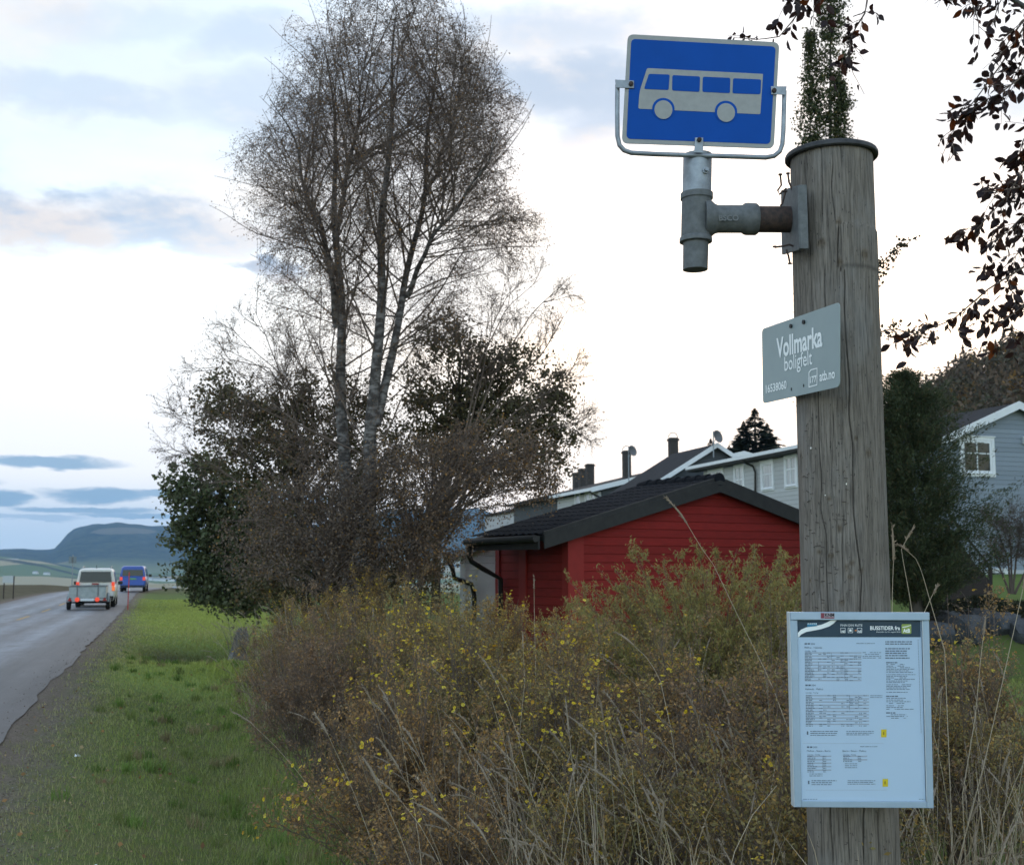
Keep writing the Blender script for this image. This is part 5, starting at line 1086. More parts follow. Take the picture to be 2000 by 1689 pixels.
broadleaf('dark_tree', 'dark leafy tree with ragged top left of the birch trunks', [(480, 815, 20.8, 110, 70), (420, 775, 20.8, 34, 60), (560, 840, 20.8, 120, 90), (640, 800, 20.8, 90, 80), (500, 890, 20.8, 110, 60), (600, 950, 20.8, 150, 90), (720, 880, 20.8, 90, 110), (445, 760, 20.8, 30, 40), (640, 1060, 20.8, 150, 80), (560, 1120, 20.8, 110, 60), (700, 1110, 20.8, 100, 70), (800, 1080, 20.8, 80, 70), (640, 1160, 20.8, 160, 50), (800, 1145, 20.8, 90, 50)], pxline([(600, 1200), (590, 1050), (580, 900), (540, 780)], 20.8), .10, 950, 40000, .10, (.045, .08), dk, [3, 3, 1.2, .8], aspect=1.1)
broadleaf('green_tree', 'low dense green tree at the left of the group, leaning over the ditch', [(372, 985, 24, 48, 60), (395, 925, 24, 65, 28), (440, 990, 24, 85, 85), (400, 1075, 24, 52, 62), (470, 1080, 24, 85, 80), (400, 1135, 24, 35, 34), (500, 1010, 24, 80, 80), (450, 1130, 24, 80, 55), (345, 950, 24, 22, 30), (530, 1100, 24, 70, 70), (450, 1172, 24, 60, 26), (520, 1172, 24, 70, 30), (350, 1040, 24, 30, 30), (385, 1150, 24, 24, 26)], pxline([(480, 1200), (470, 1100), (450, 1000), (420, 930)], 24), .07, 560, 24000, .12, (.05, .13), [(0.075, 0.096, 0.043), (0.099, 0.122, 0.055), (0.131, 0.145, 0.080), (0.065, 0.070, 0.035)], aspect=1.0)
broadleaf('brown_tree', 'brown-leaved drooping young birch hanging before the white shed roof', [(860, 950, 18.2, 150, 110), (1000, 935, 18.2, 100, 55), (850, 1055, 18.2, 75, 55), (960, 880, 18.2, 120, 70), (1040, 905, 18.2, 60, 60), (830, 1090, 18.2, 60, 50), (1060, 950, 18.2, 40, 30)], pxline([(790, 1200), (800, 1080), (850, 960), (890, 860)], 18.2), .035, 620, 22000, .085, (.026, .05), [(0.160, 0.115, 0.085), (0.220, 0.141, 0.088), (0.119, 0.091, 0.071), (0.321, 0.169, 0.051)], [4, 2.5, 3, .8], down=.9, nbr=160, barkm=twigm)
broadleaf('brown_tree', 'brown-leaved drooping young birch low in front of the birch trunks', [(640, 1000, 18.2, 130, 90), (560, 1010, 18.2, 90, 80), (740, 1010, 18.2, 110, 110), (590, 1090, 18.2, 120, 70), (690, 1090, 18.2, 70, 70), (760, 1100, 18.2, 60, 50), (500, 1060, 18.2, 70, 80), (780, 920, 18.2, 80, 80)], pxline([(640, 1210), (640, 1080), (650, 980), (660, 900)], 18.2), .035, 740, 27000, .085, (.026, .05), [(0.160, 0.121, 0.095), (0.203, 0.144, 0.098), (0.115, 0.092, 0.077), (0.288, 0.160, 0.051)], [4, 2, 3, .5], down=.9, nbr=160, barkm=twigm)
def baretree(name, label, stems, r0, n1, L1, n2, n3, mat, k=0, leafcols=None, up=.5, d=19, cat_='tree'):
    t = thing(name, label, cat_, stems[0][0]); limb_mesh('trunk', stems, [r0] * len(stems), [.004] * len(stems), mat, t, 6, 16)
    SP = np.stack([resample(s, 14) for s in stems]); b1, _, l1 = grow(SP, n1, .25, .98, L1, (R(20), R(50)), up, .25, 7, .5); b2, _, _ = grow(b1, n2, .2, 1, (.2, .5), (R(25), R(60)), up * .5, .3, 5, .3); b3, _, _ = grow(b2, n3, .2, 1, (.08, .22), (R(25), R(60)), 0, .3, 4, .2)
    V, F_ = cat([tubes_np(b1, taper(len(b1), 7, .007, .003), 4), tubes_np(b2, taper(len(b2), 5, .004, .002), 3), tubes_np(b3, taper(len(b3), 4, .0028, .0016), 3)]); cr = npmesh('crown', V, F_, mat, t)
    C = b3[:, -1]; C = C[rng.random(len(C)) < (k or .3)]; c = pick_cols(len(C), leafcols or [(.06, .04, .03), (.1, .06, .03)]); V, F_, kk_ = leaves_np(C, rng.uniform(.02, .045, len(C))); npmesh('leaves', V, F_, leaf_dark, cr, col=np.repeat(c, kk_, 0)); return t
baretree('bare_tree', 'thin nearly leafless sapling arching out left of the dark trees', [pxline([(560, 1000), (480, 900), (410, 850), (345, 815)], 20), pxline([(560, 980), (470, 870), (400, 800), (360, 770)], 20), pxline([(540, 1000), (450, 930), (390, 890), (340, 880)], 20), pxline([(600, 900), (560, 760), (520, 660), (495, 600)], 20), pxline([(620, 900), (560, 740), (490, 680), (450, 640)], 20), pxline([(600, 900), (530, 720), (440, 700), (420, 740)], 20), pxline([(640, 860), (590, 720), (560, 640), (540, 590)], 20)], .022, 9, (.5, 1.3), 7, 5, twigm)
baretree('bare_tree', 'thin nearly leafless sapling fanning out right of the birches above the shed', [pxline([(900, 900), (970, 720), (1040, 610), (1120, 535)], 20), pxline([(900, 900), (990, 760), (1060, 690), (1100, 620)], 20), pxline([(900, 880), (940, 700), (990, 600), (1060, 540)], 20), pxline([(920, 900), (1010, 800), (1080, 760), (1125, 720)], 20), pxline([(900, 900), (940, 740), (960, 640), (1000, 560)], 20), pxline([(940, 900), (1040, 840), (1100, 830), (1140, 850)], 20)], .022, 10, (.5, 1.2), 7, 6, twigm, .4)
# --- tall columnar poplar far behind the post, leafy aspen sprigs beside it
def poplar():
    d = 30; t = thing('poplar_tree', 'slender columnar poplar rising behind the top of the timber post', 'tree', P(1612, 1180, d)); C = []; ST_ = []
    for cx_, ytop, ybot, w0, n in ((1622, -70, 1000, 36, 14000), (1582, 66, 800, 24, 6500), (1642, 160, 900, 22, 4500)):
        y = ytop + (ybot - ytop) * rng.uniform(0, 1, n) ** 1.15; hw = w0 * np.clip((y - ytop) / 160 + .12, 0, 1) * (1 + .26 * np.sin(y / 15 + cx_) + .2 * np.sin(y / 6.3))
        a = rng.uniform(0, 2 * PI, n); r = hw * rng.uniform(0, 1, n) ** .6
        P0 = np.array([P(cx_, yy, d) for yy in y]); P0[:, 0] += r * np.cos(a) / F * d; P0[:, 1] += r * np.sin(a) / F * d; C.append(P0); ST_.append(pxline([(cx_ * .3 + 1612 * .7, 1180), (cx_, 700), (cx_, ytop)], d))
    C = np.concatenate(C); cl = C[rng.choice(len(C), 3300)]; C = np.repeat(cl, 14, 0) + rng.normal(0, .08, (len(cl) * 14, 3))
    limb_mesh('trunk', ST_, [.13, .05, .05], [.012] * 3, bark, t, 7, 20); c = pick_cols(len(C), [(0.052, 0.065, 0.029), (0.075, 0.086, 0.035), (0.101, 0.104, 0.043), (0.169, 0.124, 0.033)], [3, 3, 1.5, .35]); V, F_, k = leaves_np(C, rng.uniform(.045, .085, len(C)), aspect=1.3); npmesh('crown', V, F_, leaf_dark, t, col=np.repeat(c, k, 0))
poplar()
asp = thing('young_aspen', 'slim young aspen hidden behind the post, small-leaved sprigs showing at its right', 'tree', P(1655, 1250, 7.5))
tw = [pxline([(1655, 1300), (1650, 900), (1655, 650), (1650, 420)], 7.5), pxline([(1652, 600), (1700, 540), (1740, 495), (1795, 460)], 7.5), pxline([(1653, 640), (1690, 560), (1725, 525), (1750, 510)], 7.5), pxline([(1655, 700), (1700, 655), (1745, 640), (1830, 665)], 7.5)]
limb_mesh('trunk', tw, [.03, .008, .007, .008], [.006, .0015, .0015, .0015], bark, asp, 6, 16)
b1, _, _ = grow(np.stack([resample(s, 12) for s in tw[1:]]), 22, .32, 1, (.04, .12), (R(20), R(60)), .2, .3, 4, .4); C = b1[:, 1:].reshape(-1, 3); C = np.repeat(C, 2, 0) + rng.normal(0, .012, (len(C) * 2, 3)); c = pick_cols(len(C), [(.06, .065, .045), (.08, .08, .05), (.05, .05, .035)])
V, F_, k = leaves_np(C, rng.uniform(.016, .03, len(C)), tpl=(TPL_LEAF[0], TPL_LEAF_T), aspect=1.3); npmesh('crown', V, F_, leaf_beech, asp, col=np.repeat(c, k, 0))
# --- copper beech hanging in from the upper right
be = thing('copper_beech', 'dark red-leaved beech whose branches hang into the upper right of the view', 'tree', (4.9, 8.2, 0))
D = 6.4
main = [[(2080, -120), (2020, 20), (1960, 120), (1905, 195), (1865, 245), (1840, 305)], [(2120, 60), (2010, 140), (1950, 185), (1890, 210), (1850, 235)], [(2120, 230), (2010, 315), (1965, 385), (1915, 440), (1885, 475)], [(2120, 300), (2000, 365), (1955, 372), (1918, 375)], [(2130, 430), (2010, 515), (1930, 565), (1860, 625), (1795, 650), (1745, 665)],
        [(2130, 520), (2010, 590), (1955, 630), (1930, 665)], [(1720, -150), (1640, -60), (1572, 8), (1545, 45), (1522, 72), (1480, 78), (1435, 74)], [(1760, -130), (1700, -40), (1690, 25), (1664, 66), (1659, 105), (1664, 140), (1680, 168), (1688, 184)], [(2060, -140), (1950, -60), (1895, -5), (1912, 45), (1912, 90), (1898, 130)], [(2140, 620), (2040, 640), (1990, 650), (1950, 670)], [(2150, 170), (2060, 240), (2000, 270), (1985, 320)], [(2150, 360), (2060, 430), (2010, 470), (1975, 510), (1940, 540)], [(2140, -60), (2060, 40), (2000, 110), (1960, 200)], [(2150, -150), (2060, -40), (1985, 60), (1945, 120), (1930, 160)], [(2060, -160), (1990, -60), (1950, 10), (1935, 60)], [(1900, -160), (1850, -70), (1870, -20), (1850, 20)], [(1690, -140), (1620, -70), (1560, -20), (1530, 5)], [(2130, 330), (2040, 380), (1990, 430), (1960, 460), (1925, 480)]]
mainP = [pxline([(a, b, rng.normal(0, .12)) for a, b in m_], D) for m_ in main]
base_ = Vector((4.9, 8.2, 0)); tp_ = Vector((4.8, 8.1, 5.2)); limbs = [[base_, Vector((4.85, 8.2, 2.5)), tp_, Vector((4.7, 8.0, 8.5))]] + [[Vector((4.83, 8.15, 1.9 + .22 * i)), (Vector((4.8, 8.1, 2.4 + .25 * i)) + m_[0]) / 2 + Vector((0, 0, .5)), m_[0]] for i, m_ in enumerate(mainP)]
limb_mesh('trunk', limbs, [.22] + [.035] * len(mainP), [.05] + [.008] * len(mainP), M('beech_bark', (.10, .10, .10), (.15, .15, .145), 4, .85), be, 10, 18)
SPm = np.stack([resample(m_, 20) for m_ in mainP]); nt_ = np.array([13, 11, 12, 9, 14, 11, 8, 8, 8, 8, 9, 10, 9, 9, 8, 8, 8, 10]); LV = []; SUB = []
def twigleaves(pl, n, s0=.25):
    t_ = np.sort(rng.uniform(s0, 1, n)); x = t_ * (len(pl) - 1); i = np.minimum(x.astype(int), len(pl) - 2); p = pl[i] + (pl[i + 1] - pl[i]) * (x - i)[:, None]; tn = unit(pl[i + 1] - pl[i])
    sgn = np.where(np.arange(n) % 2 == 0, 1, -1)[:, None]; sd = unit(np.cross(tn, rand_dirs(n) * .5 + np.array([0, .6, .8])))
    dd = unit(tn * .6 + sd * sgn * .8 + np.array([0, 0, -.35]) + rng.normal(0, .3, (n, 3))); return p, dd
for pl, n in zip(SPm, nt_):
    sub, _, _ = grow(pl[None], n, .30, .98, (.10, .34), (R(25), R(55)), -.5, .18, 6, .3); SUB.append(sub)
    LV.append(twigleaves(pl, int(n * 1.3), .4))
    for s_ in sub: LV.append(twigleaves(s_, rng.integers(4, 8), .15))
SUB = np.concatenate(SUB); V, F_ = cat([tubes_np(SPm, taper(len(SPm), 20, .008, .0015), 5), tubes_np(SUB, taper(len(SUB), 6, .0022, .001), 4)]); npmesh('hanging_twigs', V, F_, twigm, be)['kind'] = 'stuff'
p = np.concatenate([a for a, b in LV]); dd = np.concatenate([b for a, b in LV]); sz = rng.uniform(.040, .076, len(p)); p = p + dd * sz[:, None] * .62
c = pick_cols(len(p), [(.030, .016, .016), (.024, .017, .020), (.045, .020, .014), (.11, .036, .012)], [5, 4, 2, .8]); V, F_, k = leaves_np(p, sz, dd, tpl=(TPL_LEAF[0], TPL_LEAF_T), aspect=.95); npmesh('crown', V, F_, leaf_beech, be, col=np.repeat(c, k, 0))
# --- conifer between the post and the right-hand house
def conifer(name, label, px, ytop, ybase, d, prof, nb, cols, wts=None, wob_=.12):
    t = thing(name, label, 'tree', P(px, ybase, d)); top = P(px - 28, ytop, d); bs = P(px, ybase + 30, d); n = nb
    y = ytop + (ybase - ytop) * rng.uniform(0.01, 1, n) ** .8; r = np.interp(y, [a for a, b in prof], [b for a, b in prof]) / F * d
    a = rng.uniform(0, 2 * PI, n); r = r * (1 + wob_ * np.sin(3 * a + y / 40) + wob_ * np.sin(5 * a - y / 22)) * rng.uniform(.5, 1.42, n); ax_ = np.array([P(px - 28 * (1 - (yy - ytop) / (ybase - ytop)), yy, d) for yy in y])
    u = np.linspace(0, 1, 6)[None, :, None]; dirs = np.stack([np.cos(a), np.sin(a), np.full(n, .35)], -1); br_ = ax_[:, None] + u * dirs[:, None] * r[:, None, None]; br_[:, :, 2] += (u[..., 0] ** 2) * (.18 * r[:, None]); br_[:, 1:] += rng.normal(0, .02, (n, 5, 3))
    limb_mesh('trunk', [[bs, (bs + top) / 2, top]], [.12], [.008], bark, t, 8, 16)
    m_ = 80; tt = rng.uniform(.25, 1.05, (n, m_)); x = np.clip(tt, 0, .999) * 5; i = x.astype(int); f_ = (x - i)[..., None]; idx = np.arange(n)[:, None]; p = br_[idx, i] * (1 - f_) + br_[idx, i + 1] * f_
    dd = unit((br_[:, -1] - br_[:, 0]))[:, None] * .9 + rng.normal(0, .55, (n, m_, 3)) + np.array([0, 0, .25]); p = (p + rng.normal(0, .035, p.shape)).reshape(-1, 3); dd = dd.reshape(-1, 3)
    c = pick_cols(len(p), cols, wts, .3); V, F_, k = leaves_np(p, rng.uniform(.04, .085, len(p)), dd, aspect=.36); npmesh('crown', V, F_, needle, t, col=np.repeat(c, k, 0)); return t
conifer('conifer_tree', 'dark broad conifer standing just right of the timber post', 1792, 722, 1190, 20, [(722, 4), (750, 26), (775, 42), (800, 58), (850, 78), (900, 108), (950, 112), (1000, 114), (1050, 120), (1100, 126), (1190, 118)], 1500, [(.036, .052, .024), (.052, .066, .030), (.070, .074, .032), (.085, .064, .03)], [4, 3, 1.6, .7], .16)
baretree('bare_shrub', 'twiggy brown garden shrub before the blue-grey house wall', [pxline([(1975, 1160), (1968, 1090), (1950, 1040), (1935, 1015)], 27), pxline([(1978, 1160), (1985, 1090), (1992, 1040), (2005, 1010)], 27), pxline([(1972, 1160), (1950, 1100), (1935, 1060), (1925, 1050)], 27), pxline([(1982, 1160), (2010, 1100), (2030, 1050), (2040, 1020)], 27), pxline([(1976, 1160), (1975, 1080), (1970, 1030), (1972, 1005)], 27)], .03, 14, (.3, .7), 9, 6, M('brown_twig', (.075, .055, .045), (.10, .075, .06), 6, .8), .7, [(.10, .07, .05), (.08, .06, .04)], .3, 27, 'shrub')
# --- wooded hillside and the spruces on its crest
def spruce_mesh():
    n = 1500; h = rng.uniform(.03, 1, n) ** .8; a = rng.uniform(0, 2 * PI, n); r = (1 - h) * .24 * (1 + .25 * np.sin(h * 60)) * rng.uniform(.5, 1.1, n); p = np.stack([np.cos(a) * r, np.sin(a) * r, h], -1)
    dd = np.stack([np.cos(a), np.sin(a), np.full(n, -.25)], -1) + rng.normal(0, .2, (n, 3)); V, F_, k = leaves_np(p, rng.uniform(.07, .13, n) * (1.15 - h), dd, aspect=.7); c = pick_cols(n, [(.012, .017, .012), (.020, .026, .016)]); return V, F_, np.repeat(c, k, 0)
V, F_, c = spruce_mesh(); sp0 = thing('spruce_tree', 'x', 'tree', (0, 0, 0), 'spruces on the wooded crest'); npmesh('crown', V, F_, needle, sp0, col=c, world=False)
V, F_ = tubes_np(np.array([[[0, 0, -.05], [0, 0, .5], [0, 0, .98]]]), np.array([[.016, .01, .002]]), 6); npmesh('trunk', V, F_, bark, sp0, world=False)
sprs = [(1836, 718, 150, 60), (1852, 704, 150, 70), (1866, 690, 152, 80), (1880, 672, 150, 95), (1897, 688, 150, 80), (1912, 700, 152, 60), (1944, 662, 150, 90), (1960, 640, 150, 110), (1976, 632, 152, 120), (1993, 650, 150, 100), (2012, 640, 150, 110), (1474, 797, 100, 110), (1452, 822, 100, 80), (1498, 826, 100, 80), (1388, 856, 100, 50), (1424, 868, 100, 30)]
places = ['the leftmost, small, at the foot of the row', 'second from the left of the row', 'third from the left of the row', 'tallest of the left cluster', 'just right of the tallest in the left cluster', 'small one closing the left cluster', 'first of the right cluster', 'second of the right cluster', 'tallest, in the right cluster', 'right of the tallest one', 'last, at the frame edge', None, None, None, None, None]
alone = ['large dark spruce rising behind the pale row house roof', 'smaller spruce at the left flank of the large one behind the houses', 'smaller spruce at the right flank of the large one behind the houses', 'small spruce top peeping out behind the satellite dish and gable peak', 'tiny spruce tip just right of the white gable peak']
for i, (px_, yt, d, hpx) in enumerate(sprs):
    o = sp0 if i == 0 else copy_tree(sp0); tp_ = P(px_, yt, d); h = hpx / F * d * 1.6; wd = 1.15 if i < 11 else 2.2
    if i == 11: wd = 2.6
    o.location = (tp_.x, tp_.y, tp_.z - h); o.scale = (h * wd * .9, h * wd * .9, h); o.rotation_euler = (0, 0, i * 1.3)
    if i < 11: o['label'] = 'dark spruce on the wooded crest, ' + places[i]
    else: o['label'] = alone[i - 11]; o['group'] = 'spruces behind the row houses'
n = 1050; a = rng.uniform(0, 1, n); pxs = 1430 + 1000 * a ** .75; ds = rng.uniform(72, 178, n); pts = []; cs = []
pal = np.array([(.115, .086, .062), (.09, .076, .05), (.14, .098, .064), (.075, .068, .042), (.24, .14, .045)])
for px_, d in zip(pxs, ds):
    x = (px_ - 1000) / F * d; z = zf(x, d)
    if z < 5 and px_ > 1650: continue
    r = rng.uniform(1.3, 2.6); h = rng.uniform(2.5, 4.6); m_ = 85; q = rand_dirs(m_) * rng.uniform(.2, 1, (m_, 1)) ** .5 * np.array([r, r, h * .55]) + np.array([x, d, z + h * .55]); pts.append(q); cs.append(np.repeat(pal[rng.choice(5, p=[.3, .25, .2, .2, .05])][None], m_, 0) * rng.uniform(.7, 1.2, (m_, 1)))
C = np.concatenate(pts); c = np.concatenate(cs); V, F_, k = leaves_np(C, rng.uniform(.35, .75, len(C)), aspect=.8); tag(npmesh('hillside_forest', V, F_, leaf_dark, None, col=np.repeat(c, k, 0)), 'brown autumn wood covering the hillside behind the houses', 'forest', kind='stuff')
# --- old stump by the ditch, rocks and ground cover by the lawn
b_ = ground_at(465, 30); mb = MB(); n = 26; rs_ = random.Random(5); jag_ = [rs_.uniform(-.34, .12) for _ in range(n)]; prof = [(0, .36), (.10, .25), (.35, .19), (.6, .17), (.85, .165), (.95, .10), (.5, .02)]; vs_ = []
for i, (h, r) in enumerate(prof):
    for j in range(n):
        w__ = 2 * PI * j / n; rr = r * (1 + .20 * math.sin(3 * w__ + 1) + .12 * math.sin(7 * w__ + h * 3) + rs_.uniform(-.05, .05)); hh_ = h * (1 + (jag_[j] if i >= 3 and i < 6 else 0)); vs_.append((b_.x + rr * math.cos(w__) + .16 * h * h, b_.y + rr * math.sin(w__), b_.z + hh_ - .05))
mb.add(vs_, [(i * n + j, i * n + (j + 1) % n, (i + 1) * n + (j + 1) % n, (i + 1) * n + j) for i in range(6) for j in range(n)] + [tuple(6 * n + j for j in range(n))])
stump = thing('tree_stump', 'weathered grey splintered tree stump between the mown verge and the shrubs', 'stump', b_); gw = barkmat('grey_dead_wood', (.085, .080, .074), (.20, .19, .18), 14); mb.build('stump_wood', gw, stump, smooth=True)
st_ = [[Vector((b_.x + rs_.uniform(-.2, .2), b_.y + rs_.uniform(-.15, .15), b_.z)), Vector((b_.x + a_ * .5, b_.y + rs_.uniform(-.2, .1), b_.z + .6)), Vector((b_.x + a_, b_.y + rs_.uniform(-.2, .2), b_.z + rs_.uniform(.8, 1.25)))] for a_ in (-.35, -.2, -.05, .1, .22, .36, .5)]
sp__ = np.stack([resample(q_, 10) for q_ in st_]); k1, _, _ = grow(sp__, 9, .3, 1, (.12, .35), (R(20), R(55)), .2, .25, 5, .3); V, F_ = cat([tubes_np(sp__, taper(len(sp__), 10, .012, .004), 5), tubes_np(k1, taper(len(k1), 5, .005, .002), 3)]); npmesh('dead_shoots', V, F_, gw, stump)
rockm = M('garden_rock', (.040, .044, .052), (.085, .090, .10), 5, .9, bump=.8, bd=.04)
for i, (px_, py_, wpx, hpx, d, lb_) in enumerate([(1822, 1236, 70, 50, 19.8, 'dark garden rock nearest the timetable case'), (1880, 1230, 80, 60, 20.0, 'large dark garden rock at the middle of the rock edging'), (1945, 1226, 75, 62, 20.2, 'dark rounded garden rock right of the middle one'), (2005, 1234, 70, 56, 20.0, 'dark garden rock cut off by the right edge of the view'), (1850, 1205, 50, 26, 20.6, 'small dark rock wedged above the left rocks'), (1915, 1200, 60, 26, 20.7, 'small dark rock wedged above the middle rocks')]):
    c_ = P(px_, py_, d); bm = bmesh.new(); bmesh.ops.create_icosphere(bm, subdivisions=2, radius=1); rr = random.Random(i)
    ph = [rr.uniform(0, 6) for _ in range(6)]
    for v in bm.verts:
        q = v.co; f_ = 1 + .14 * math.sin(2.3 * q.x + ph[0]) + .13 * math.sin(2.9 * q.y + ph[1]) + .12 * math.sin(3.1 * q.z + ph[2]) + .10 * math.sin(6 * q.x + 5 * q.z + ph[3]) + rr.uniform(-.07, .07)
        v.co = Vector((max(-.85, min(.85, q.x * f_)), q.y * f_, max(-.8, min(.78, q.z * f_)))); v.co = Vector((v.co.x * wpx / F * d * .62, v.co.y * .35, v.co.z * hpx / F * d * .62))
    me = bpy.data.meshes.new('garden_rock'); bm.to_mesh(me); bm.free(); me.materials.append(rockm); o = link('garden_rock', me); o.location = c_; tag(o, lb_, 'rock', 'rocks edging the lawn')
n = 9000; px_ = rng.uniform(1790, 2120, n); py_ = rng.uniform(1168, 1206, n) - 6 * np.sin(px_ / 23); dd = rng.uniform(20.4, 22.5, n); C = np.array([P(a, b, d) for a, b, d in zip(px_, py_, dd)]); c = pick_cols(n, [(.016, .022, .012), (.024, .030, .015), (.035, .034, .018)]); V, F_, k = leaves_np(C, rng.uniform(.05, .10, n), aspect=.5); tag(npmesh('ground_cover', V, F_, needle, None, col=np.repeat(c, k, 0)), 'dark low creeping evergreen above the garden rocks', 'ground cover', kind='stuff')
# ------------------------------------------------------------------ flowering shrubs
PAL = {'olive': ([(.20, .170, .070), (.25, .20, .08), (.31, .22, .085), (.44, .27, .075)], [3, 3, 2.2, 1.3]), 'brown': ([(.20, .14, .095), (.26, .165, .095), (.32, .18, .075), (.16, .115, .085)], [4, 3, 1.5, 2]), 'rust': ([(.27, .175, .085), (.34, .205, .09), (.22, .165, .09), (.44, .255, .08)], [3, 2.5, 2.5, 1.2]), 'gold': ([(.40, .24, .07), (.30, .20, .07), (.22, .165, .07), (.52, .32, .07)], [3, 3, 3, 1.2])}
def shrub_mesh(pal, nfl, seed, h=1.12, r=.66):
    global rng
    rng = np.random.default_rng(seed); n = 90; a = rng.uniform(0, 2 * PI, n); el_ = rng.uniform(.12, 1.0, n) ** .8 * PI / 2
    dr = np.stack([np.cos(a) * np.cos(el_), np.sin(a) * np.cos(el_), np.sin(el_)], -1); ln = rng.uniform(.6, 1.12, n) * (1 + .13 * np.sin(3 * a + seed) + .12 * np.sin(5 * a + 2 * el_ * 3))
    tip = dr * np.array([r, r, h]) * ln[:, None]; root = dr * np.array([.14, .14, 0]); u = np.linspace(0, 1, 7)[None, :, None]
    st = root[:, None] * (1 - u) + tip[:, None] * u; st[:, :, 2] += np.sin(u[..., 0] * PI) * .08; st[:, 1:] += rng.normal(0, .012, (n, 6, 3))
    s2, _, _ = grow(st, 8, .35, 1, (.10, .28), (R(20), R(50)), .5, .25, 5, .3); s3, _, _ = grow(s2, 4, .3, 1, (.04, .11), (R(25), R(60)), .3, .3, 4, .2)
    tw_ = cat([tubes_np(st, taper(n, 7, .004, .0016), 4), tubes_np(s2, taper(len(s2), 5, .0018, .0009), 3), tubes_np(s3, taper(len(s3), 4, .0011, .0007), 3)])
    C = np.concatenate([s3[:, 1:].reshape(-1, 3), s2[:, 2:].reshape(-1, 3)]); C = np.repeat(C, 3, 0); C = C + rng.normal(0, .014, C.shape); C = C[C[:, 2] > .02]; C = C[rng.random(len(C)) < np.clip(.75 + 1.1 * vnoise(C[:, 0] + 3, C[:, 1] * 2 + C[:, 2] * 4 + 9, 38, 1.7, seed), .12, 1)]
    cl = pick_cols(len(C), *PAL[pal], .3); V, F_, k = leaves_np(C, rng.uniform(.011, .021, len(C)) * rng.choice([1, 1.5], len(C), p=[.75, .25]), rand_dirs(len(C)) + np.array([0, 0, .4]), aspect=.8)
    tips = np.concatenate([s3[:, -1], s2[:, -1]]); rad = np.linalg.norm(tips / np.array([r, r, h]), axis=1); ok = np.where((rad > .86) & (tips[:, 2] > .15))[0]; f0 = tips[np.repeat(rng.choice(ok, min(nfl // 3, len(ok)), False), 5)]; f0 = f0 + rng.normal(0, .028, f0.shape); f0 = f0[rng.random(len(f0)) < .8]
    fl = f0 + unit(f0 * np.array([1, 1, .8])) * .012; nn = unit(unit(fl) + rng.normal(0, .5, fl.shape)); fv = []; ff = []
    for p, nrm in zip(fl, nn):
        x = unit(np.cross(nrm, rng.normal(size=3))); y = np.cross(nrm, x); R_ = rng.uniform(.006, .0135)
        for j in range(5):
            w__ = j * 2 * PI / 5; d1 = x * math.cos(w__) + y * math.sin(w__); d2 = -x * math.sin(w__) + y * math.cos(w__); b = len(fv)
            fv += [p + d1 * R_ * .12, p + d1 * R_ * .7 + d2 * R_ * .5 + nrm * R_ * .2, p + d1 * R_ * 1.05 + nrm * R_ * .25, p + d1 * R_ * .7 - d2 * R_ * .5 + nrm * R_ * .2]; ff.append((b, b + 1, b + 2, b + 3))
    fc = np.repeat(pick_cols(len(fl), [(.62, .44, .02), (.70, .55, .06), (.55, .30, .02)], [4, 2, .8], .15), 20, 0)
    return tw_, (V, F_, np.repeat(cl, k, 0)), (np.array(fv), np.array(ff), fc)
stemm = M('shrub_stem', (.10, .075, .058), (.15, .11, .085), 20, .8)
protos = {}
for key, args in {'many': ('olive', 330, 21), 'some': ('rust', 150, 22), 'gold': ('gold', 180, 23), 'brown': ('brown', 6, 24), 'few': ('olive', 50, 25)}.items():
    tw_, lv, fl = shrub_mesh(*args); protos[key] = (tw_, lv, fl)
rng = np.random.default_rng(77)
rows = [(4.9, [(890, 'some'), (1240, 'few'), (1500, 'few')]), (6.2, [(815, 'some'), (1090, 'many'), (1340, 'some'), (1590, 'brown'), (1850, 'few')]), (7.7, [(755, 'some'), (930, 'many'), (1120, 'some'), (1310, 'some'), (1500, 'few'), (1890, 'some')]), (9.6, [(645, 'brown'), (780, 'many'), (930, 'many'), (1100, 'gold'), (1280, 'many')]),
        (11.9, [(592, 'brown'), (700, 'few'), (820, 'many'), (960, 'gold'), (1100, 'many')]), (14.5, [(575, 'few'), (670, 'gold'), (780, 'some'), (890, 'many'), (1000, 'gold')]), (17.6, [(560, 'gold'), (640, 'gold'), (725, 'gold'), (810, 'some'), (890, 'many')])]
rowname = ['front row', 'second row', 'third row', 'fourth row', 'fifth row', 'sixth row', 'last row']
desc = {'many': 'brown-green shrub thick with small yellow flowers', 'some': 'rusty brown shrub with scattered yellow flowers', 'gold': 'golden-leaved shrub with yellow flowers', 'brown': 'dull brown shrub almost without flowers', 'few': 'dull brown shrub with few yellow flowers'}
ordn = ['first', 'second', 'third', 'fourth', 'fifth', 'sixth']
made = {}
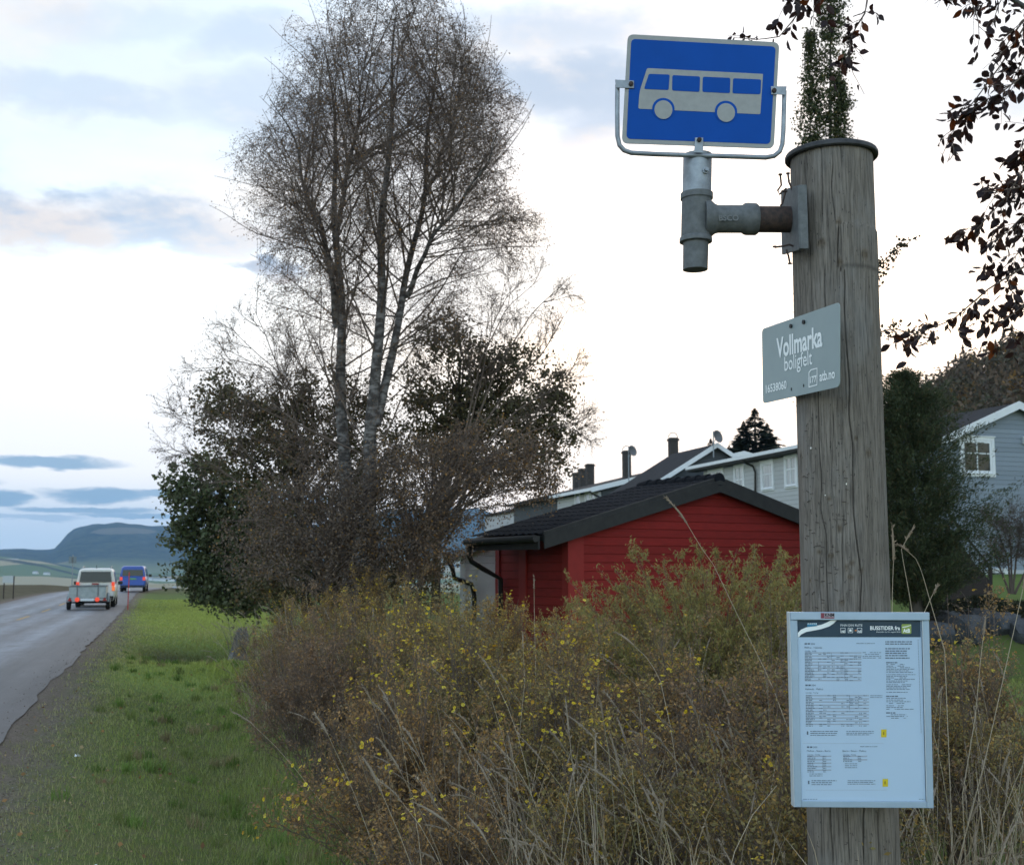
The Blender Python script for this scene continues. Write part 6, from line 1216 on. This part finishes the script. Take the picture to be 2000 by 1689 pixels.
for ri, (d, lst) in enumerate(rows):
    for ci, (px_, key) in enumerate(lst):
        x = (px_ - 1000) / F * d; z = zf(x, d); lab = '%s, %s from verge, %s' % (desc[key], ordn[ci], rowname[ri])
        if key not in made:
            t = thing('flowering_shrub', lab, 'shrub', (0, 0, 0), 'yellow-flowered shrubs along the verge'); tw_, lv, fl = protos[key]
            npmesh('stems', tw_[0], tw_[1], stemm, t, world=False); npmesh('foliage', lv[0], lv[1], leaf_near, t, col=lv[2], world=False); npmesh('flowers', fl[0], fl[1], petal, t, col=fl[2], world=False)['kind'] = 'stuff'; made[key] = t
        else: t = copy_tree(made[key]); t['label'] = lab
        t.location = (x, d + rng.normal(0, .15), z - .03); s_ = rng.uniform(.84, 1.12) * (.86 if ri == 0 else 1); t.scale = (s_ * 1.05, s_ * 1.05, s_ * rng.uniform(.94, 1.08) * [.95, 1, 1.04, 1.06, 1.06, 1.12, 1.2][ri] * (.84 if px_ > 840 and ri > 2 else 1)); t.rotation_euler = (0, 0, rng.uniform(0, 6.28))
# --- feathery shrub in front of the red shed
def feathery():
    d = 11.6; c0 = ground_at(1385, d); t = thing('feathery_shrub', 'large feathery olive-brown shrub in front of the red shed wall', 'shrub', c0); n = 190
    a = rng.uniform(0, 2 * PI, n); sp = rng.uniform(.0, 1, n) ** .6; L = rng.uniform(1.55, 2.15, n) * (1 - .12 * sp); dr = unit(np.stack([np.cos(a) * sp * .85, np.sin(a) * sp * .6, np.full(n, 1.0)], -1))
    p = np.array(c0) + np.stack([np.cos(a) * sp * .35, np.sin(a) * sp * .3, np.zeros(n)], -1); k = 10; st = np.empty((n, k, 3)); dcur = dr
    for j in range(k):
        st[:, j] = p; p = p + dcur * (L / (k - 1))[:, None]; dcur = unit(dcur + np.stack([np.cos(a) * .05, np.sin(a) * .05, np.full(n, -.02)], -1) + rng.normal(0, .05, (n, 3)))
    s2, t2, _ = grow(st, 26, .25, 1, (.10, .34), (R(22), R(45)), .35, .15, 6, .65); s3, _, _ = grow(s2, 5, .2, 1, (.03, .09), (R(25), R(45)), .2, .2, 3, .3)
    V, F_ = cat([tubes_np(st, taper(n, k, .006, .0016), 4), tubes_np(s2, taper(len(s2), 6, .002, .001), 3)]); npmesh('stems', V, F_, stemm, t)
    C = np.concatenate([s3[:, 1:].reshape(-1, 3), s2[:, 1:].reshape(-1, 3)]); C = np.repeat(C, 1, 0) + rng.normal(0, .01, C.shape); c = pick_cols(len(C), [(.25, .235, .08), (.30, .26, .09), (.34, .25, .08), (.32, .20, .11)], [4, 3, 2, .7], .25)
    up_ = rand_dirs(len(C)) * .7 + np.array([0, 0, .6]); V, F_, kk_ = leaves_np(C, rng.uniform(.03, .06, len(C)), up_, aspect=.32); npmesh('foliage', V, F_, leaf_near, t, col=np.repeat(c, kk_, 0))
feathery()
# ------------------------------------------------------------------ dry grass
def stalks(B, H, lean_a, lean, bend, k=9):
    n = len(B); d = np.stack([np.cos(lean_a) * lean, np.sin(lean_a) * lean, np.ones(n)], -1); d = unit(d); p = B.copy(); out = np.empty((n, k, 3))
    for j in range(k):
        out[:, j] = p; p = p + d * (H / (k - 1))[:, None]; d = unit(d + np.stack([np.cos(lean_a), np.sin(lean_a), -.25 * np.ones(n)], -1) * (bend * (j / k) ** 2)[:, None] + rng.normal(0, .012, (n, 3)))
    return out
def seedhead(S, lenf=.13, w_=.0042):
    """bristly spindle along the last bit of every stalk: tube plus barbs"""
    n, k, _ = S.shape; e = S[:, -1]; a = unit(S[:, -1] - S[:, -2]); m_ = 7; u = np.linspace(0, 1, m_)
    ln = rng.uniform(.7, 1.3, n) * lenf; H_ = np.empty((n, m_, 3)); d = a.copy(); p = e.copy()
    for j in range(m_):
        H_[:, j] = p; p = p + d * (ln / (m_ - 1))[:, None]; d = unit(d + np.array([0, 0, -.08]) + a * .05 + rng.normal(0, .03, (n, 3)))
    rr = np.array([.3, .8, 1, .95, .8, .5, .12]) * w_; tv = tubes_np(H_, np.tile(rr, (n, 1)) * rng.uniform(.6, 1.2, (n, 1)), 5)
    nb = 26; i = rng.integers(0, m_ - 1, (n, nb)); f_ = rng.random((n, nb, 1)); idx = np.arange(n)[:, None]; q = H_[idx, i] * (1 - f_) + H_[idx, i + 1] * f_; dd = unit(H_[idx, i + 1] - H_[idx, i]) + rng.normal(0, .4, (n, nb, 3)); q = q + rng.normal(0, w_ * .5, q.shape) + unit(dd) * .006
    V, F_, kk_ = leaves_np(q.reshape(-1, 3), rng.uniform(.012, .022, n * nb), dd.reshape(-1, 3), aspect=.42); return tv, (V, F_)
def blades(B, L, lean_a, lean, w_, k=8):
    n = len(B); S = stalks(B, L, lean_a, lean, rng.uniform(.15, .75, n), k); T_ = np.gradient(S, axis=1); sd = unit(np.cross(T_, np.array([0, 0, 1.]) + rng.normal(0, .3, (n, 1, 3)))); wv = (np.sin(np.linspace(.25, 1, k) * PI) * .9 + .05)[None, :, None] * (w_[:, None, None])
    V = np.stack([S - sd * wv, S + sd * wv], 2); idx = np.arange(n * k * 2).reshape(n, k, 2); q = np.stack([idx[:, :-1, 0], idx[:, :-1, 1], idx[:, 1:, 1], idx[:, 1:, 0]], -1).reshape(-1, 4); return V.reshape(-1, 3), q
def scatter(n, pxr, dr): 
    d = rng.uniform(dr[0] ** 1.5, dr[1] ** 1.5, n) ** (1 / 1.5); x = (rng.uniform(*pxr, n) - 1000) / F * d; return np.stack([x, d, terrain(x, d)], -1)
parts_ = []; cols_ = []; SC = [(.38, .315, .22), (.46, .385, .28), (.28, .22, .15), (.33, .29, .19)]
def addp(V, F_, c): parts_.append((V, F_)); cols_.append(c)
for n, pxr, dr, hr, la in ((190, (950, 1570), (3.5, 6.0), (.6, 1.1), PI), (85, (1790, 2080), (3.6, 6.2), (.75, 1.2), 0.6), (40, (760, 1150), (4.4, 8.0), (.8, 1.15), PI), (16, (1100, 1560), (6.5, 9.5), (.95, 1.3), PI), (30, (1600, 1790), (3.9, 5.0), (.5, .8), 0), (70, (500, 640), (12.5, 16.5), (.9, 1.35), PI), (25, (640, 900), (9, 14), (1.0, 1.4), PI)):
    B = scatter(n, pxr, dr); far_ = B[:, 1].mean() > 8; S = stalks(B, rng.uniform(hr[0], hr[1], n), rng.normal(la, 1.0, n), np.abs(rng.normal(.3, .28, n)), rng.uniform(0, .8, n)); r0 = .0017 if not far_ else .0026
    V, F_ = tubes_np(S, taper(n, 9, r0, r0 * .55), 4); c0 = pick_cols(n, SC, None, .2); addp(V, F_, np.repeat(c0, 36, 0)); tv, (V2, F2) = seedhead(S[rng.random(n) < .8]); m_ = len(tv[0]); addp(tv[0], tv[1], pick_cols(m_, [(.26, .21, .155)], None, .1)); addp(V2, F2, pick_cols(len(V2), [(.33, .27, .20), (.25, .20, .15)], None, .2))
    nb = int(n * 2.6); B = scatter(nb, pxr, dr); V, F_ = blades(B, rng.uniform(.35, .95, nb), rng.uniform(0, 6.28, nb), np.abs(rng.normal(.3, .25, nb)), rng.uniform(.0022, .0048, nb)); addp(V, F_, np.repeat(pick_cols(nb, [(.30, .235, .15), (.40, .33, .24), (.17, .16, .065), (.23, .15, .095)], [3, 3, 1, 2], .25), 16, 0))
V, F_ = cat(parts_); tag(npmesh('dry_grass', V, F_, straw, None, col=np.concatenate(cols_)), 'straggling straw-coloured grass stalks among and before the shrubs', 'dry grass', kind='stuff')
singles = [([(1560, 1480), (1505, 1330), (1440, 1200), (1395, 1105), (1362, 1058), (1345, 1028)], 5.4, 'single tall arching grass stalk crossing the red shed wall', .16), ([(1046, 1300), (1044, 1220), (1043, 1150)], 8.6, 'short straight grass stalk upright before the red shed corner', .13), ([(1742, 1230), (1743, 1150), (1745, 1100)], 5.0, 'straight grass stalk rising from behind the timetable case beside the post', .13),
           ([(1790, 1250), (1776, 1160), (1764, 1095), (1760, 1068), (1768, 1058)], 5.0, 'grass stalk with two drooping heads behind the timetable case', .09), ([(1845, 1270), (1820, 1185), (1800, 1115), (1790, 1092), (1775, 1078)], 5.0, 'grass stalk bowing left over the timetable case corner', .07), ([(1790, 1230), (1808, 1190), (1822, 1160)], 5.0, 'short grass stalk leaning right behind the case corner', .06),
           ([(1880, 1550), (1905, 1400), (1915, 1290), (1921, 1240)], 4.6, 'stout upright grass stalk right of the timetable case', .09), ([(1870, 1689), (1925, 1480), (1965, 1300), (1998, 1150)], 4.3, 'long slanting grass stalk reaching the right edge of the view', .1), ([(1010, 1500), (1018, 1400), (1025, 1330), (1022, 1270)], 7.0, 'grass stalk standing alone among the middle shrubs', .12), ([(1330, 1560), (1310, 1420), (1290, 1330), (1270, 1290), (1240, 1262)], 5.6, 'arching grass stalk with feathered head left of the timetable case', .12)]
for pts, d, lb_, hl in singles:
    pl = resample(pxline(pts, d), 12)[None]; b_ = pl[0, 0]; t = thing('grass_stalk', lb_, 'grass stalk', b_, 'single tall grass stalks'); g_ = np.array([[b_[0], b_[1], zf(b_[0], b_[1])]]); pl = np.concatenate([g_[None], pl], 1)
    V, F_ = tubes_np(pl, taper(1, 13, .0021, .0012), 5); npmesh('stem', V, F_, straw, t, col=np.repeat([SC[1]], len(V), 0)); tv, b2 = seedhead(pl, hl, .0052); V, F_ = cat([tv, b2]); npmesh('seed_head', V, F_, straw, t, col=pick_cols(len(V), [(.32, .25, .18)], None, .15))
# ------------------------------------------------------------------ mown grass of verge and lawn
n = 170000; s_ = rng.uniform(0, 1, n) ** 1.9 * 72 + 4.2; L_ = RE + .06 + rng.uniform(0, 1, n) ** .75 * (2.7 + .06 * s_); keep = rng.random(n) < np.clip((L_ - RE + .05 + .35 * np.sin(s_ * 3.1) * np.sin(s_ * 1.3 + L_ * 4)) / .9, .06, 1); s_, L_ = s_[keep], L_[keep]; x, y = xy(s_, L_)
n2 = 26000; px_ = rng.uniform(1780, 2150, n2); d2 = rng.uniform(7, 19.4, n2); x = np.r_[x, (px_ - 1000) / F * d2]; y = np.r_[y, d2]; z = terrain(x, y); n = len(x); dist = np.hypot(x, y)
h = rng.uniform(.018, .05, n) * (1 + .8 * (rng.random(n) < .06)); h[:len(s_)] *= 1 + 1.1 * sst(1.6, 2.7, L_ - RE); wd = np.clip(dist * .00038, .0016, .02); a = rng.uniform(0, 2 * PI, n); ln = rng.uniform(0, .9, n); tip = np.stack([np.cos(a) * ln * h, np.sin(a) * ln * h, h], -1); B = np.stack([x, y, z - .004], -1); sd = np.stack([-np.sin(a), np.cos(a), np.zeros(n)], -1) * wd[:, None]
V = np.stack([B - sd, B + sd, B + tip], 1).reshape(-1, 3); F_ = np.arange(n * 3).reshape(-1, 3)
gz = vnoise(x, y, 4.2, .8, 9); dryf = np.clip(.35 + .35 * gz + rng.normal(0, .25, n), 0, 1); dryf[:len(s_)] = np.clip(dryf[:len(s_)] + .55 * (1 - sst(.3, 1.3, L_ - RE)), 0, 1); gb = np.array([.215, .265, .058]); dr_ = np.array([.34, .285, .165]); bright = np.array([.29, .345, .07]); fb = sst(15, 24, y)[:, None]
c = (gb * (1 - fb) + bright * fb) * (1 - dryf[:, None] * .75) + dr_ * dryf[:, None] * .75; sA, LA = sl(x, y); damp_shade = np.clip(1.9 * np.exp(-((sA - 28.5) / 4.6) ** 2 - ((LA - 1.1) / 1.3) ** 2) - .25, 0, .92)[:, None]; lit = np.clip(np.exp(-((sA - 20) / 3) ** 2 - ((LA - 1) / 1.8) ** 2) + sst(36, 42, sA), 0, 1)[:, None]  # blade colour carries the ditch shade plus damp mud, and the lit ridge
c = c * (1 - lit) + lit * (.35 * c + .65 * bright); c = c * (1 - damp_shade) + damp_shade * np.array([.055, .055, .03]); c *= rng.uniform(.75, 1.25, (n, 1)); tag(npmesh('mown_grass', V, F_, leafmat('grass_blade', .3), None, col=np.repeat(c, 3, 0)), 'short green grass with dry patches on the verge and lawn', 'grass', kind='stuff')
# tufts, fallen leaves and loose gravel along the road edge
n = 260; s_ = rng.uniform(0, 1, n) ** 1.7 * 26 + 4.5; L_ = RE + .5 + rng.uniform(0, 1, n) ** .6 * 2.4; x0, y0 = xy(s_, L_); nb = 34; x = np.repeat(x0, nb) + rng.normal(0, .035, n * nb); y = np.repeat(y0, nb) + rng.normal(0, .035, n * nb); B = np.stack([x, y, terrain(x, y)], -1); hh = np.repeat(rng.uniform(.05, .15, n), nb) * rng.uniform(.5, 1.1, n * nb)
V, F_ = blades(B, hh, rng.uniform(0, 6.28, n * nb), np.abs(rng.normal(.45, .3, n * nb)), np.clip(np.hypot(x, y) * .0004, .0015, .01), 4); tc = pick_cols(n, [(.12, .19, .04), (.17, .21, .06), (.24, .20, .10)], [3, 2, 1.2], .2); tag(npmesh('grass_tufts', V, F_, leafmat('tuft_blade', .3), None, col=np.repeat(tc, nb * 8, 0)), 'longer grass tufts scattered over the verge', 'grass', kind='stuff')
n = 260; s_ = rng.uniform(0, 1, n) ** 1.5 * 22 + 4.5; L_ = RE + .1 + rng.uniform(0, 1, n) * 2.5; x, y = xy(s_, L_); C = np.stack([x, y, terrain(x, y) + .035], -1); V, F_, k = leaves_np(C, rng.uniform(.02, .05, n), rand_dirs(n, .85), aspect=1.1); tag(npmesh('fallen_leaves', V, F_, leaf_near, None, col=np.repeat(pick_cols(n, [(.30, .17, .07), (.40, .30, .16), (.2, .11, .06)], None, .2), k, 0)), 'small fallen leaves on the verge grass', 'fallen leaves', kind='stuff')
n = 9000; s_ = rng.uniform(0, 1, n) ** 1.8 * 40 + 4; L_ = RE + .30 + np.abs(rng.normal(0, .34, n)) * np.where(rng.random(n) < .12, -.9, 1); x, y = xy(s_, L_); rs_ = rng.uniform(.003, .0095, n) * (1 + .012 * s_); z = np.where(L_ < RE, zroad(s_) + .02, terrain(x, y)); ov = np.array([[1, 0, 0], [-1, 0, 0], [0, 1, 0], [0, -1, 0], [0, 0, .7], [0, 0, -.7]]); of = np.array([[0, 2, 4], [2, 1, 4], [1, 3, 4], [3, 0, 4], [2, 0, 5], [1, 2, 5], [3, 1, 5], [0, 3, 5]])
V = (np.stack([x, y, z + rs_ * .25], -1)[:, None] + ov[None] * rs_[:, None, None] * rng.uniform(.6, 1.3, (n, 6, 1))).reshape(-1, 3); F_ = (np.arange(n) * 6)[:, None, None] + of[None]; tag(npmesh('loose_gravel', V, F_.reshape(-1, 3), leafmat('gravel_stone', 0, .9), None, col=np.repeat(pick_cols(n, [(.15, .128, .108), (.10, .085, .07), (.22, .195, .17), (.13, .095, .07)], None, .2), 6, 0)), 'loose gravel and grit along the road edge', 'gravel', kind='stuff')
# ------------------------------------------------------------------ evening haze over the valley
m, nt, out = newmat('haze_air'); pv = nd(nt, 'ShaderNodeVolumePrincipled'); pv.inputs['Color'].default_value = (.28, .52, .86, 1); pv.inputs['Density'].default_value = 7.5e-5; pv.inputs['Anisotropy'].default_value = .0; nt.links.new(pv.outputs[0], out.inputs['Volume'])
mb = MB(); mb.box((0, 0, 170), (19000, 19000, 440)); hz = tag(mb.build('haze', m), 'thin blue evening haze over the valley', 'haze', kind='stuff')
